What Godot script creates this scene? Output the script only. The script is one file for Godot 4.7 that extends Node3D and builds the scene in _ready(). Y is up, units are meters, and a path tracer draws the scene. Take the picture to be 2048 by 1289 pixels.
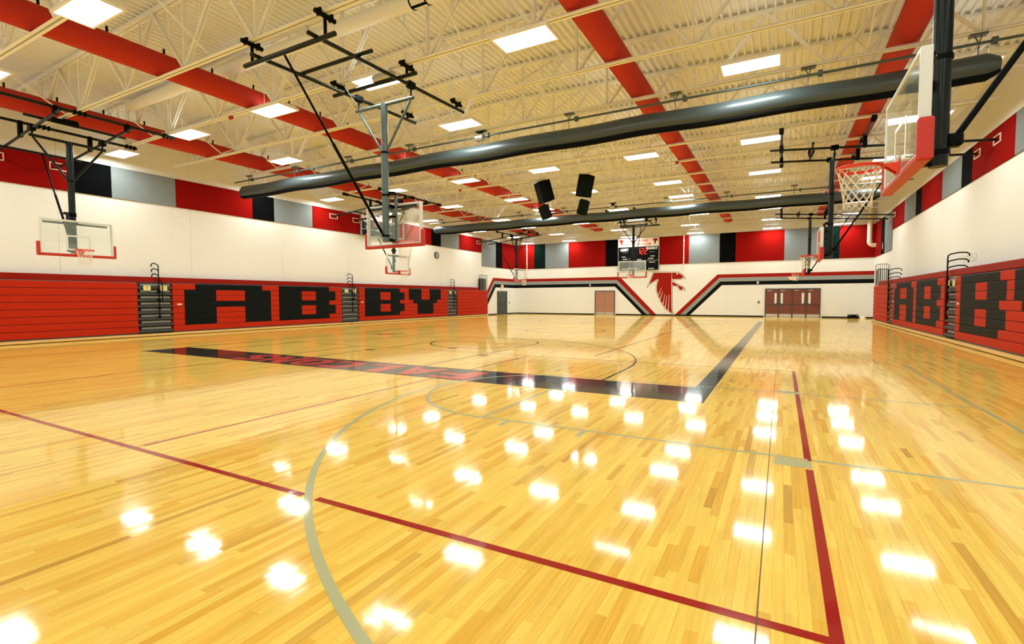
extends Node3D
# School gymnasium: x runs across the hall, -z runs down its length, y is up, metres.

const XL := -22.95          # wall with the long bleachers
const XR := 5.7             # opposite wall
const ZF := -42.8           # far end wall
const ZN := 0.95            # end wall behind the camera
const CHORD := 7.0          # underside of the joists
const STRIP := 0.0572       # maple strip
const LIGHT_POWER := 6.75

var M := {}
var taken := {}
var rng := RandomNumberGenerator.new()

# ---------------------------------------------------------------- mesh builder
class G:
	var v := PackedVector3Array()
	var n := PackedVector3Array()
	var c := PackedColorArray()
	var tint := Color(1, 1, 1)
	var tinted := false

	func tri(a: Vector3, b: Vector3, d: Vector3, na: Vector3, nb: Vector3, nd: Vector3) -> void:
		v.append(a); v.append(d); v.append(b)
		n.append(na); n.append(nd); n.append(nb)
		if tinted:
			c.append(tint); c.append(tint); c.append(tint)

	# corners run anticlockwise seen from outside
	func quad(a: Vector3, b: Vector3, d: Vector3, e: Vector3) -> void:
		var nn := (b - a).cross(d - a)
		if nn.length_squared() < 1e-16:
			nn = (d - a).cross(e - a)
		nn = nn.normalized()
		tri(a, b, d, nn, nn, nn)
		tri(a, d, e, nn, nn, nn)

	func box(mid: Vector3, size: Vector3, r := 0.0, b := Basis()) -> void:
		var h := size / 2.0
		r = minf(r, minf(h.x, minf(h.y, h.z)) * 0.9)
		var ax := [Vector3(1, 0, 0), Vector3(0, 1, 0), Vector3(0, 0, 1)]
		for k in 3:
			var u: Vector3 = ax[(k + 1) % 3]
			var w: Vector3 = ax[(k + 2) % 3]
			var q: Vector3 = ax[k]
			var hu := h[(k + 1) % 3] - r
			var hw := h[(k + 2) % 3] - r
			for s in [-1.0, 1.0]:
				var o: Vector3 = q * s * h[k]
				var p := [o - u * hu - w * hw, o + u * hu - w * hw, o + u * hu + w * hw, o - u * hu + w * hw]
				if s < 0.0:
					p.reverse()
				quad(mid + b * p[0], mid + b * p[1], mid + b * p[2], mid + b * p[3])
		if r <= 0.0:
			return
		for k in 3:
			var u2: Vector3 = ax[(k + 1) % 3]
			var w2: Vector3 = ax[(k + 2) % 3]
			var q2: Vector3 = ax[k]
			var l := h[k] - r
			for su in [-1.0, 1.0]:
				for sw in [-1.0, 1.0]:
					var e1: Vector3 = u2 * su * h[(k + 1) % 3] + w2 * sw * (h[(k + 2) % 3] - r)
					var e2: Vector3 = u2 * su * (h[(k + 1) % 3] - r) + w2 * sw * h[(k + 2) % 3]
					var pp := [e1 - q2 * l, e1 + q2 * l, e2 + q2 * l, e2 - q2 * l]
					if su * sw > 0.0:
						pp.reverse()
					quad(mid + b * pp[0], mid + b * pp[1], mid + b * pp[2], mid + b * pp[3])
		for sx in [-1.0, 1.0]:
			for sy in [-1.0, 1.0]:
				for sz in [-1.0, 1.0]:
					var A := mid + b * Vector3(sx * h.x, sy * (h.y - r), sz * (h.z - r))
					var B := mid + b * Vector3(sx * (h.x - r), sy * h.y, sz * (h.z - r))
					var C := mid + b * Vector3(sx * (h.x - r), sy * (h.y - r), sz * h.z)
					var nn := (b * Vector3(sx, sy, sz)).normalized()
					if sx * sy * sz > 0.0:
						tri(A, B, C, nn, nn, nn)
					else:
						tri(A, C, B, nn, nn, nn)

	func bar(a: Vector3, b: Vector3, w: float, t: float, up := Vector3.UP) -> void:
		var z := (b - a).normalized()
		if absf(z.dot(up)) > 0.98:
			up = Vector3.RIGHT
		var x := up.cross(z).normalized()
		box((a + b) / 2.0, Vector3(w, t, a.distance_to(b)), 0.0, Basis(x, z.cross(x), z))

	func tube(p: Array, r: float, s := 8, closed := false) -> void:
		var cnt := p.size()
		var rings := []
		var side := Vector3.ZERO
		for i in cnt:
			var t: Vector3
			if closed:
				t = (p[(i + 1) % cnt] - p[(i + cnt - 1) % cnt]).normalized()
			else:
				t = (p[mini(i + 1, cnt - 1)] - p[maxi(i - 1, 0)]).normalized()
			if side == Vector3.ZERO:
				side = t.cross(Vector3.UP if absf(t.y) < 0.9 else Vector3.RIGHT).normalized()
			else:
				side = (side - t * side.dot(t)).normalized()
			var up := t.cross(side)
			var ring := []
			for k in s:
				var a := TAU * k / s
				ring.append(side * cos(a) + up * sin(a))
			rings.append(ring)
		for i in (cnt if closed else cnt - 1):
			var j := (i + 1) % cnt
			for k in s:
				var l := (k + 1) % s
				var n0: Vector3 = rings[i][k]; var n1: Vector3 = rings[i][l]
				var m0: Vector3 = rings[j][k]; var m1: Vector3 = rings[j][l]
				tri(p[i] + n0 * r, p[i] + n1 * r, p[j] + m1 * r, n0, n1, m1)
				tri(p[i] + n0 * r, p[j] + m1 * r, p[j] + m0 * r, n0, m1, m0)
		if not closed:
			for e in [0, cnt - 1]:
				var q: Vector3 = p[e]
				var nn: Vector3 = ((p[0] - p[1]) if e == 0 else (p[cnt - 1] - p[cnt - 2])).normalized()
				for k in s:
					var a1: Vector3 = q + rings[e][k] * r
					var b1: Vector3 = q + rings[e][(k + 1) % s] * r
					if e == 0:
						tri(q, b1, a1, nn, nn, nn)
					else:
						tri(q, a1, b1, nn, nn, nn)

	func rod(a: Vector3, b: Vector3, r: float, s := 8) -> void:
		tube([a, b], r, s)

	# flat-shaded prism: outline in (u, w), thickness along u x w
	func prism(outline: PackedVector2Array, o: Vector3, u: Vector3, w: Vector3, t: float) -> void:
		if t < 0.0:
			o += u.cross(w).normalized() * t
			t = -t
		var q := u.cross(w).normalized() * t
		var p := outline
		if Geometry2D.is_polygon_clockwise(p):
			p = p.duplicate()
			p.reverse()
		var idx := Geometry2D.triangulate_polygon(p)
		for i in range(0, idx.size(), 3):
			var a := p[idx[i]]; var b := p[idx[i + 1]]; var d := p[idx[i + 2]]
			if (b - a).cross(d - a) < 0.0:
				var sw := b; b = d; d = sw
			var A := o + u * a.x + w * a.y; var B := o + u * b.x + w * b.y; var D := o + u * d.x + w * d.y
			var nn := q.normalized()
			tri(A + q, B + q, D + q, nn, nn, nn)
			tri(A, D, B, -nn, -nn, -nn)
		for i in p.size():
			var a2 := p[i]; var b2 := p[(i + 1) % p.size()]
			var A2 := o + u * a2.x + w * a2.y; var B2 := o + u * b2.x + w * b2.y
			quad(A2, B2, B2 + q, A2 + q)

	# (radius, height) pairs turned about an axis
	func lathe(profile: Array, o: Vector3, b := Basis(), s := 20) -> void:
		for i in profile.size() - 1:
			var p: Vector2 = profile[i]; var q: Vector2 = profile[i + 1]
			var d := (q - p).normalized()
			for k in s:
				var a0 := TAU * k / s; var a1 := TAU * (k + 1) / s
				var c0 := Vector3(cos(a0), 0, sin(a0)); var c1 := Vector3(cos(a1), 0, sin(a1))
				var n0 := b * (c0 * d.y - Vector3.UP * d.x); var n1 := b * (c1 * d.y - Vector3.UP * d.x)
				var P0 := o + b * (c0 * p.x + Vector3.UP * p.y); var P1 := o + b * (c1 * p.x + Vector3.UP * p.y)
				var Q0 := o + b * (c0 * q.x + Vector3.UP * q.y); var Q1 := o + b * (c1 * q.x + Vector3.UP * q.y)
				tri(P0, Q0, Q1, n0, n0, n1)
				tri(P0, Q1, P1, n0, n1, n1)

	func mesh(m: Material) -> ArrayMesh:
		var a := []
		a.resize(Mesh.ARRAY_MAX)
		a[Mesh.ARRAY_VERTEX] = v
		a[Mesh.ARRAY_NORMAL] = n
		if tinted:
			a[Mesh.ARRAY_COLOR] = c
		var out := ArrayMesh.new()
		out.add_surface_from_arrays(Mesh.PRIMITIVE_TRIANGLES, a)
		out.surface_set_material(0, m)
		return out

# ---------------------------------------------------------------- scene helpers
func numbered(parent: Node, called: String) -> String:
	var key := str(parent.get_instance_id()) + called
	var k: int = taken.get(key, 0)
	taken[key] = k + 1
	return called if k == 0 else "%s_%03d" % [called, k]

func put(parent: Node, called: String, mesh: Mesh, at := Vector3.ZERO) -> MeshInstance3D:
	var o := MeshInstance3D.new()
	o.name = numbered(parent, called)
	o.mesh = mesh
	o.position = at
	parent.add_child(o, true)
	return o

func part(parent: Node, called: String, g: G, m: Material, label := "") -> MeshInstance3D:
	var o := put(parent, called, g.mesh(m))
	if label:
		o.set_meta("label", label)
	return o

func thing(called: String, label: String, category: String, at := Vector3.ZERO, group := "") -> Node3D:
	var o := Node3D.new()
	o.name = numbered(self, called)
	add_child(o, true)
	o.position = at
	o.set_meta("label", label)
	o.set_meta("category", category)
	if group:
		o.set_meta("group", group)
	return o

func setting(called: String, label := "", category := "") -> Node3D:
	var o := Node3D.new()
	o.name = numbered(self, called)
	add_child(o, true)
	o.set_meta("kind", "structure")
	if label:
		o.set_meta("label", label)
	if category:
		o.set_meta("category", category)
	return o

func boxg(mid: Vector3, size: Vector3, r := 0.0) -> G:
	var g := G.new()
	g.box(mid, size, r)
	return g

func rodg(a: Vector3, b: Vector3, r: float, s := 10) -> G:
	var g := G.new()
	g.rod(a, b, r, s)
	return g

func mat(color: Color, rough := 0.6, metal := 0.0) -> StandardMaterial3D:
	var m := StandardMaterial3D.new()
	m.albedo_color = color
	m.roughness = rough
	m.metallic = metal
	return m

func c8(r: int, g: int, b: int) -> Color:
	return Color(r / 255.0, g / 255.0, b / 255.0)

func noise_image(size: int, freq: float, lo: float, hi: float, seed_: int, sx := 1.0, sy := 1.0, octaves := 4) -> ImageTexture:
	var f := FastNoiseLite.new()
	f.seed = seed_
	f.frequency = freq
	f.fractal_octaves = octaves
	var im := Image.create(size, size, true, Image.FORMAT_RGB8)
	for y in size:
		for x in size:
			# a torus in noise space keeps the tile seamless
			var a := TAU * x / size; var b := TAU * y / size
			var p := Vector3(cos(a) * sx, sin(a) * sx, cos(b) * sy) * size / TAU
			var q := f.get_noise_3d(p.x, p.y + sin(b) * sy * size / TAU, p.z + sin(b) * sy * 31.0)
			var t := clampf(q * 0.9 + 0.5, 0.0, 1.0)
			var g := lerpf(lo, hi, t)
			im.set_pixel(x, y, Color(g, g, g))
	im.generate_mipmaps()
	return ImageTexture.create_from_image(im)

func text_part(parent: Node, called: String, words: String, m: Material, height: float, at: Vector3, b: Basis, width := 0.0, bold := true, depth := 0.004) -> MeshInstance3D:
	var t := TextMesh.new()
	var f := SystemFont.new()
	f.font_names = PackedStringArray(["Droid Sans"])
	f.font_weight = 700 if bold else 400
	var fv := FontVariation.new()
	fv.base_font = f
	fv.variation_embolden = 0.7 if bold else 0.0
	t.font = fv
	t.font_size = 64
	t.pixel_size = 0.01
	t.depth = 0.01
	t.text = words
	t.material = m
	var box := t.get_aabb()
	var o := MeshInstance3D.new()
	o.name = numbered(parent, called)
	o.mesh = t
	var sy := height / maxf(box.size.y, 0.01)
	var sx := sy if width <= 0.0 else width / maxf(box.size.x, 0.01)
	o.transform = Transform3D(b * Basis.from_scale(Vector3(sx, sy, depth / 0.01)), at)
	parent.add_child(o, true)
	return o

# ---------------------------------------------------------------- materials
func make_materials() -> void:
	var grain := noise_image(256, 0.06, 0.92, 1.0, 3, 1.0, 0.22)
	var wood := mat(Color(1, 1, 1), 0.36)
	wood.vertex_color_use_as_albedo = true
	wood.albedo_texture = grain
	wood.uv1_triplanar = true
	wood.uv1_world_triplanar = true
	wood.uv1_scale = Vector3(3.1, 1.0, 0.55)
	wood.clearcoat_enabled = true
	wood.metallic_specular = 0.1
	wood.clearcoat = 0.75
	wood.clearcoat_roughness = 0.068
	M.wood = wood
	for a in [["paint_black", c8(14, 15, 15)], ["paint_red", c8(152, 14, 14)], ["paint_grey", c8(172, 172, 132)], ["paint_maroon", c8(120, 36, 24)], ["paint_letter", c8(190, 42, 30)]]:
		var p := mat(a[1], 0.36)
		p.clearcoat_enabled = true
		p.metallic_specular = 0.1
		p.clearcoat = 0.75
		p.clearcoat_roughness = 0.068
		M[a[0]] = p
	var rough_wall := noise_image(256, 0.05, 0.985, 1.0, 9)
	var wall := mat(c8(236, 234, 227), 0.75)
	wall.albedo_texture = rough_wall
	wall.uv1_triplanar = true
	wall.uv1_world_triplanar = true
	wall.uv1_scale = Vector3(0.4, 0.4, 0.4)
	M.wall = wall
	var upper := wall.duplicate()
	upper.albedo_color = c8(216, 208, 190)
	M.upper = upper
	M.steel = mat(c8(247, 246, 242), 0.55)
	M.deck = mat(c8(248, 248, 248), 0.6)
	var cloth := noise_image(128, 0.25, 0.86, 1.0, 21)
	for a2 in [["panel_red", c8(150, 17, 12)], ["panel_grey", c8(140, 148, 150)], ["panel_black", c8(9, 10, 12)], ["panel_green", c8(10, 32, 28)]]:
		var q := mat(a2[1], 0.95)
		q.metallic_specular = 0.15
		q.albedo_texture = cloth
		q.uv1_triplanar = true
		q.uv1_world_triplanar = true
		q.uv1_scale = Vector3(1.5, 1.5, 1.5)
		M[a2[0]] = q
	M.stripe_red = mat(c8(154, 28, 16), 0.5)
	M.stripe_grey = mat(c8(146, 150, 146), 0.45)
	M.stripe_black = mat(c8(8, 13, 13), 0.5)
	M.white_paint = mat(c8(244, 234, 214), 0.5)
	M.base_black = mat(c8(8, 11, 11), 0.4)
	M.seat_red = mat(c8(184, 42, 16), 0.5)
	M.seat_black = mat(c8(14, 20, 20), 0.5)
	M.cap_red = mat(c8(142, 26, 14), 0.45)
	for k in ["seat_red", "seat_black", "cap_red", "stripe_red", "stripe_grey", "stripe_black", "base_black"]:
		M[k].metallic_specular = 0.2
	M.tread_grey = mat(c8(150, 152, 146), 0.45)
	M.dark = mat(c8(9, 12, 14), 0.6)
	M.dark.metallic_specular = 0.15
	M.frame_steel = mat(c8(96, 100, 100), 0.5)
	M.step_rubber = mat(c8(52, 55, 55), 0.6)
	M.plinth = mat(c8(228, 186, 112), 0.3)
	M.notice = mat(c8(240, 226, 150), 0.6)
	M.tag = mat(c8(232, 226, 214), 0.5)
	M.ink = mat(c8(70, 64, 50), 0.7)
	M.duct = mat(c8(188, 36, 16), 0.75)
	M.hook = mat(c8(30, 40, 34), 0.5)
	M.pipe = mat(c8(12, 22, 19), 0.3, 0.1)
	M.pipe.metallic_specular = 0.35
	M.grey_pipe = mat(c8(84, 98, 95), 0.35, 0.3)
	M.pipe_black = mat(c8(8, 10, 10), 0.45, 0.1)
	M.frame_white = mat(c8(214, 216, 210), 0.35)
	M.pad = mat(c8(186, 32, 12), 0.45)
	M.rim = mat(c8(224, 58, 20), 0.35, 0.1)
	M.net = mat(c8(236, 226, 206), 0.8)
	M.chrome = mat(c8(190, 192, 190), 0.3, 0.9)
	M.curtain = mat(c8(62, 74, 76), 0.36)
	M.curtain_black = mat(c8(8, 9, 9), 0.5)
	M.speaker = mat(c8(7, 8, 8), 0.6)
	M.grille = mat(c8(9, 18, 15), 0.55)
	for k in ["speaker", "grille", "pipe_black", "curtain_black", "hook"]:
		M[k].metallic_specular = 0.18
	M.board_black = mat(c8(7, 10, 12), 0.45)
	M.board_black.metallic_specular = 0.2
	M.sign_white = mat(c8(240, 230, 212), 0.4)
	M.letter_white = mat(c8(232, 232, 226), 0.4)
	M.letter_grey = mat(c8(176, 178, 172), 0.4)
	M.sign_red = mat(c8(214, 54, 36), 0.4)
	M.door_brown = mat(c8(172, 122, 98), 0.4)
	M.door_rust = mat(c8(118, 58, 44), 0.35)
	M.door_green = mat(c8(46, 64, 60), 0.4)
	M.door_frame = mat(c8(58, 62, 62), 0.35)
	M.kick = mat(c8(196, 190, 178), 0.35, 0.6)
	M.pale = mat(c8(236, 238, 230), 0.3)
	M.pvc = mat(c8(238, 226, 198), 0.4)
	M.joint = mat(c8(96, 62, 26), 0.7)
	var glass := mat(Color(0.86, 0.94, 0.91, 0.10), 0.03)
	glass.transparency = BaseMaterial3D.TRANSPARENCY_ALPHA
	M.glass = glass
	var lens := mat(c8(255, 252, 244), 0.5)
	lens.emission_enabled = true
	lens.emission = Color(1.0, 0.98, 0.94)
	lens.emission_energy_multiplier = 9.0
	M.lens = lens
	var added_glow := lens.duplicate()  # glow of the strip added on each housing to brighten the roof
	added_glow.emission_energy_multiplier = 1.0
	M.added_glow = added_glow
	var led := mat(c8(60, 8, 4), 0.4)
	led.emission_enabled = true
	led.emission = Color(1.0, 0.14, 0.06)
	led.emission_energy_multiplier = 2.2
	M.led = led
	var exit_ := mat(c8(250, 220, 190), 0.4)
	exit_.emission_enabled = true
	exit_.emission = Color(1.0, 0.8, 0.62)
	exit_.emission_energy_multiplier = 0.6
	M.exit_face = exit_
	M.exit_red = mat(c8(210, 40, 20), 0.4)

# ---------------------------------------------------------------- ready
func _ready() -> void:
	rng.seed = 20240611
	# camera
	var cam := Camera3D.new()
	cam.name = "camera"
	cam.position = Vector3(0, 1.524, 0)
	cam.rotation = Vector3(-0.0485112, 0.4991373, -0.0031479)
	cam.fov = rad_to_deg(2.0 * atan(644.5 / 987.78))
	cam.near = 0.05
	cam.far = 200.0
	add_child(cam)
	cam.current = true
	# closed room: the sky gives no light
	var e := Environment.new()
	e.background_mode = Environment.BG_COLOR
	e.background_color = Color(0, 0, 0)
	e.ambient_light_source = Environment.AMBIENT_SOURCE_DISABLED
	e.tonemap_mode = Environment.TONE_MAPPER_LINEAR
	e.tonemap_exposure = 1.0
	e.sdfgi_enabled = true
	e.ssao_enabled = true
	e.ssil_enabled = true
	var we := WorldEnvironment.new()
	we.name = "world_environment"
	we.environment = e
	add_child(we)

	make_materials()
	ceiling_lights()
	build_floor()
	build_walls()
	build_ceiling()
	build_doors()
	build_bleachers()
	build_ducts()
	build_curtains()
	build_backstops()
	build_scoreboards()
	build_speakers()
	build_small_things()

func deck_y(x: float) -> float:
	return 8.85 - (x + 9.5) * 0.0329 if x > -9.5 else 8.85 + (x + 9.5) * 0.0297

# ---------------------------------------------------------------- lamps
func ceiling_lights() -> void:
	var COL := [-21.8, -17.3, -13.0, -8.97, -4.85, -0.75, 3.7]
	var END := [-21.2, -17.0, -11.6, -6.15, -0.72, 3.75]
	var rows := [[0.25, 6.95, END], [-4.6, 6.95, END], [-9.5, 6.95, COL], [0, 6.95, COL], [-19.35, 6.95, COL], [-24.35, 6.95, COL], [1, 6.95, COL], [-34.3, 6.95, COL], [-39.2, 6.95, END], [-42.05, 6.68, END]]
	var ordinal := ["first", "second", "third", "fourth", "fifth", "sixth", "seventh", "eighth", "ninth", "tenth"]
	var proto: Node3D = null
	for k in rows.size():
		var xs: Array = rows[k][2]
		for i in xs.size():
			var z: float = rows[k][0]
			if k == 3:
				z = -13.1 if i % 2 == 1 else -15.66
			elif k == 6:
				z = -30.25 if i % 2 == 1 else -27.9
			var at := Vector3(xs[i], rows[k][1], z)
			var label := "bright rectangular ceiling light, %s row from far wall, %s column from long red wall" % [ordinal[rows.size() - 1 - k], ordinal[i]]
			var t: Node3D
			if proto == null:
				t = thing("ceiling_light", label, "light", at, "ceiling lights")
				proto = t
				var g := G.new()
				var lo := [Vector3(-0.65, 0.0, -0.345), Vector3(0.65, 0.0, -0.345), Vector3(0.65, 0.0, 0.345), Vector3(-0.65, 0.0, 0.345)]
				var md := [Vector3(-0.65, 0.05, -0.345), Vector3(0.65, 0.05, -0.345), Vector3(0.65, 0.05, 0.345), Vector3(-0.65, 0.05, 0.345)]
				var hi := [Vector3(-0.56, 0.13, -0.25), Vector3(0.56, 0.13, -0.25), Vector3(0.56, 0.13, 0.25), Vector3(-0.56, 0.13, 0.25)]
				for q in 4:
					var r := (q + 1) % 4
					g.quad(lo[r], lo[q], md[q], md[r])
					g.quad(md[r], md[q], hi[q], hi[r])
					var li := Vector3(signf(lo[q].x) * 0.605, 0.0, signf(lo[q].z) * 0.3)
					var ri := Vector3(signf(lo[r].x) * 0.605, 0.0, signf(lo[r].z) * 0.3)
					g.quad(lo[q], lo[r], ri, li)
					g.quad(li, ri, ri + Vector3(0, 0.012, 0), li + Vector3(0, 0.012, 0))
				g.quad(hi[3], hi[2], hi[1], hi[0])
				part(t, "housing", g, M.steel)
				part(t, "lens", boxg(Vector3(0, 0.014, 0), Vector3(1.2, 0.008, 0.594)), M.lens)
				for sx in [-0.42, 0.42]:
					part(t, "suspension_rod", rodg(Vector3(sx, 0.13, 0), Vector3(sx, 1.42, 0), 0.006, 5), M.steel)
				var a := AreaLight3D.new()
				a.name = "lamp"
				a.area_size = Vector2(1.2, 0.59)
				a.area_normalize_energy = true
				a.light_energy = LIGHT_POWER
				a.light_color = Color(0.95, 1.0, 0.99)
				a.area_range = 70.0
				a.area_attenuation = 2.0
				a.shadow_enabled = true
				a.rotation.x = -PI / 2
				a.position.y = -0.006
				t.add_child(a)
				# invented upward light: glowing strip and lamp added to brighten the roof deck
				part(t, "added_glow_strip", boxg(Vector3(0, 0.133, 0), Vector3(0.9, 0.004, 0.2)), M.added_glow)
				var b := AreaLight3D.new()
				b.name = "added_uplight"
				b.area_size = Vector2(0.9, 0.2)
				b.area_normalize_energy = true
				b.light_energy = LIGHT_POWER * 0.045
				b.light_color = Color(0.95, 1.0, 0.99)
				b.area_range = 70.0
				b.area_attenuation = 2.0
				b.shadow_enabled = true
				b.rotation.x = PI / 2
				b.position.y = 0.142
				t.add_child(b)
			else:
				t = proto.duplicate()
				t.name = numbered(self, "ceiling_light")
				add_child(t, true)
				t.position = at
				t.set_meta("label", label)

# ---------------------------------------------------------------- floor
func plank(g: G, x0: float, x1: float, z0: float, z1: float, y: float, tx: float, tz: float) -> void:
	var e := 0.0005
	var hx := (x1 - x0) / 2.0; var hz := (z1 - z0) / 2.0
	var p := [Vector3(x0 + e, y - tx * hx - tz * hz, z0 + e), Vector3(x0 + e, y - tx * hx + tz * hz, z1 - e), Vector3(x1 - e, y + tx * hx + tz * hz, z1 - e), Vector3(x1 - e, y + tx * hx - tz * hz, z0 + e)]
	g.quad(p[0], p[1], p[2], p[3])
	var q := [Vector3(x0, y - 0.0012, z0), Vector3(x0, y - 0.0012, z1), Vector3(x1, y - 0.0012, z1), Vector3(x1, y - 0.0012, z0)]
	for k in 4:
		var l := (k + 1) % 4
		g.quad(q[k], q[l], p[l], p[k])

func plank_color() -> Color:
	var a := c8(245, 206, 96).srgb_to_linear()
	var b := c8(222, 162, 50).srgb_to_linear()
	var d := c8(182, 126, 46).srgb_to_linear()
	var t := rng.randf()
	var c := a.lerp(b, t * t * 0.75)
	if rng.randf() < 0.03:
		c = c.lerp(d, rng.randf_range(0.2, 0.6))
	var k := rng.randf_range(0.95, 1.04)
	return Color(c.r * k, c.g * k, c.b * k)

func tilt_x() -> float:
	return rng.randfn(0.0, 0.0022)

func tilt_z() -> float:
	return rng.randfn(0.0, 0.00025)

func paint(fl: Node3D, called: String, label: String, m: Material, x0: float, x1: float, z0: float, z1: float, y := 0.0012) -> void:
	# paint follows the strips underneath, so that it shines as they do
	var g := G.new()
	var i0 := int(floor((x0 - XL) / STRIP))
	var i1 := int(floor((x1 - XL) / STRIP))
	for i in range(i0, i1 + 1):
		var a := maxf(x0, XL + i * STRIP)
		var b := minf(x1, XL + (i + 1) * STRIP)
		if b - a < 0.0005:
			continue
		var z := z0
		while z < z1 - 0.001:
			var w := minf(z1, z + rng.randf_range(0.4, 1.2))
			var tx := tilt_x(); var h := (b - a) / 2.0
			var yy := y
			g.quad(Vector3(a, yy - tx * h, z), Vector3(a, yy - tx * h, w), Vector3(b, yy + tx * h, w), Vector3(b, yy + tx * h, z))
			z = w
	part(fl, called, g, m, label)

func paint_arc(fl: Node3D, called: String, label: String, m: Material, cx: float, cz: float, r: float, w: float, a0: float, a1: float, y := 0.0014) -> void:
	var g := G.new()
	var n := int(ceil(absf(a1 - a0) * r / 0.06))
	for i in n:
		var a := lerpf(a0, a1, float(i) / n); var b := lerpf(a0, a1, float(i + 1) / n)
		var P := func(t: float, rr: float) -> Vector3: return Vector3(cx + cos(t) * rr, y, cz + sin(t) * rr)
		if a1 > a0:
			g.quad(P.call(b, r - w / 2), P.call(a, r - w / 2), P.call(a, r + w / 2), P.call(b, r + w / 2))
		else:
			g.quad(P.call(a, r - w / 2), P.call(b, r - w / 2), P.call(b, r + w / 2), P.call(a, r + w / 2))
	part(fl, called, g, m, label)

func build_floor() -> void:
	var fl := setting("floor", "glossy maple strip floor with painted court lines", "floor")
	part(fl, "subfloor", boxg(Vector3((XL + XR) / 2, -0.151, (ZN + ZF) / 2), Vector3(XR - XL + 0.8, 0.299, ZN - ZF + 0.8)), M.joint)
	var cam_b := Basis.from_euler(Vector3(-0.0485112, 0.4991373, -0.0031479)).inverse()
	var near := []
	var far := G.new()
	far.tinted = true
	var n := int((XR - XL) / STRIP)
	for i in n:
		var x0 := XL + i * STRIP
		var z := ZF - rng.randf() * 0.9
		while z < ZN:
			var z1 := z + rng.randf_range(0.28, 1.15)
			var a := maxf(z, ZF); var b := minf(z1, ZN)
			z = z1
			if b - a < 0.02:
				continue
			var col := plank_color()
			var tx := tilt_x(); var tz := tilt_z()
			if a > -6.5 and x0 > -6.0 and x0 < 3.0:
				var q := cam_b * (Vector3(x0 + STRIP / 2, 0, (a + b) / 2) - Vector3(0, 1.524, 0))
				if q.z < -0.3 and absf(q.x / -q.z) < 1.03 and q.y / -q.z > -0.66:
					near.append([q.length(), x0, a, b, col, tx, tz])
					continue
			far.tint = col
			plank(far, x0, x0 + STRIP, a, b, 0.0, tx, tz)
	near.sort_custom(func(p, q): return p[0] < q[0])
	for k in near.size():
		var p: Array = near[k]
		if k < 298:
			var g := G.new()
			g.tinted = true
			g.tint = p[4]
			plank(g, p[1], p[1] + STRIP, p[2], p[3], 0.0, p[5], p[6])
			put(fl, "plank", g.mesh(M.wood))
		else:
			far.tint = p[4]
			plank(far, p[1], p[1] + STRIP, p[2], p[3], 0.0, p[5], p[6])
	var o := part(fl, "planks", far, M.wood, "maple strips of the whole hall floor")
	o.set_meta("kind", "stuff")
	# main court
	paint(fl, "court_border", "wide black border along the near baseline", M.paint_black, -16.5, -0.96, -8.77, -7.5)
	paint(fl, "court_border", "black sideline border", M.paint_black, -1.25, -0.96, -34.66, -8.77)
	paint(fl, "court_border", "far baseline border", M.paint_black, -16.5, -1.25, -34.66, -34.37)
	paint(fl, "court_line", "thin black sideline", M.paint_black, -16.54, -16.47, -34.37, -8.77)
	paint(fl, "court_line", "thin black halfway line", M.paint_black, -16.5, -1.25, -21.59, -21.54)
	for c in [[-10.4, -8.77, -14.36, 1.0], [-32.75, -34.37, -28.8, -1.0]]:
		var cz: float = c[0]; var s: float = c[3]
		paint_arc(fl, "court_line", "black three point arc", M.paint_black, -8.9, cz, 6.02, 0.05, PI if s > 0 else 0.0, TAU if s > 0 else PI)
		for sx in [-6.02, 6.02]:
			paint(fl, "court_line", "", M.paint_black, -8.9 + sx - 0.025, -8.9 + sx + 0.025, minf(cz, c[1]), maxf(cz, c[1]))
		for sx in [-1.83, 1.83]:
			paint(fl, "court_line", "", M.paint_black, -8.9 + sx - 0.025, -8.9 + sx + 0.025, minf(c[2], c[1]), maxf(c[2], c[1]))
		paint(fl, "court_line", "", M.paint_black, -10.73, -7.07, c[2] - 0.025, c[2] + 0.025)
		paint_arc(fl, "court_line", "black free throw circle", M.paint_black, -8.9, c[2], 1.83, 0.05, 0.0, TAU)
	paint_arc(fl, "court_line", "black centre circle", M.paint_black, -8.9, -21.57, 1.83, 0.05, 0.0, TAU)
	# volleyball courts
	paint(fl, "court_line", "wide red baseline on the near cross court", M.paint_red, 0.218, 0.276, -5.02, -2.5)
	paint(fl, "court_line", "", M.paint_red, 0.218, 0.276, -8.88, -5.29)
	paint(fl, "court_line", "", M.paint_red, 0.218, 0.276, -11.58, -9.1)
	paint(fl, "court_line", "red sideline nearest the camera", M.paint_red, -3.08, 0.218, -2.56, -2.5)
	paint(fl, "court_line", "", M.paint_red, -9.1, -3.23, -2.56, -2.5)
	paint(fl, "court_line", "", M.paint_red, -17.8, -9.15, -2.56, -2.5)
	paint(fl, "court_line", "", M.paint_maroon, -17.8, 0.23, -11.6, -11.57)
	for x in [-5.8, -11.87]:
		paint(fl, "court_line", "thin red attack line", M.paint_red, x - 0.022, x + 0.022, -7.5, -2.62)
		paint(fl, "court_line", "", M.paint_red, x - 0.022, x + 0.022, -11.58, -8.77)
	paint(fl, "court_line", "", M.paint_maroon, -17.82, -17.78, -11.58, -2.56)
	paint(fl, "court_line", "", M.joint, -8.87, -8.855, -7.5, -2.5)
	for x in [-4.27, -13.4]:
		paint(fl, "court_line", "thin red volleyball sideline", M.paint_maroon, x - 0.025, x + 0.025, -30.6, -12.3)
	# grey cross court
	paint_arc(fl, "court_line", "grey three point arc", M.paint_grey, 0.81, -7.15, 6.1, 0.06, PI * 1.018, PI * 0.43)
	paint_arc(fl, "court_line", "grey free throw circle", M.paint_grey, -3.33, -7.13, 1.83, 0.055, PI / 2, PI * 1.5)
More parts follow.
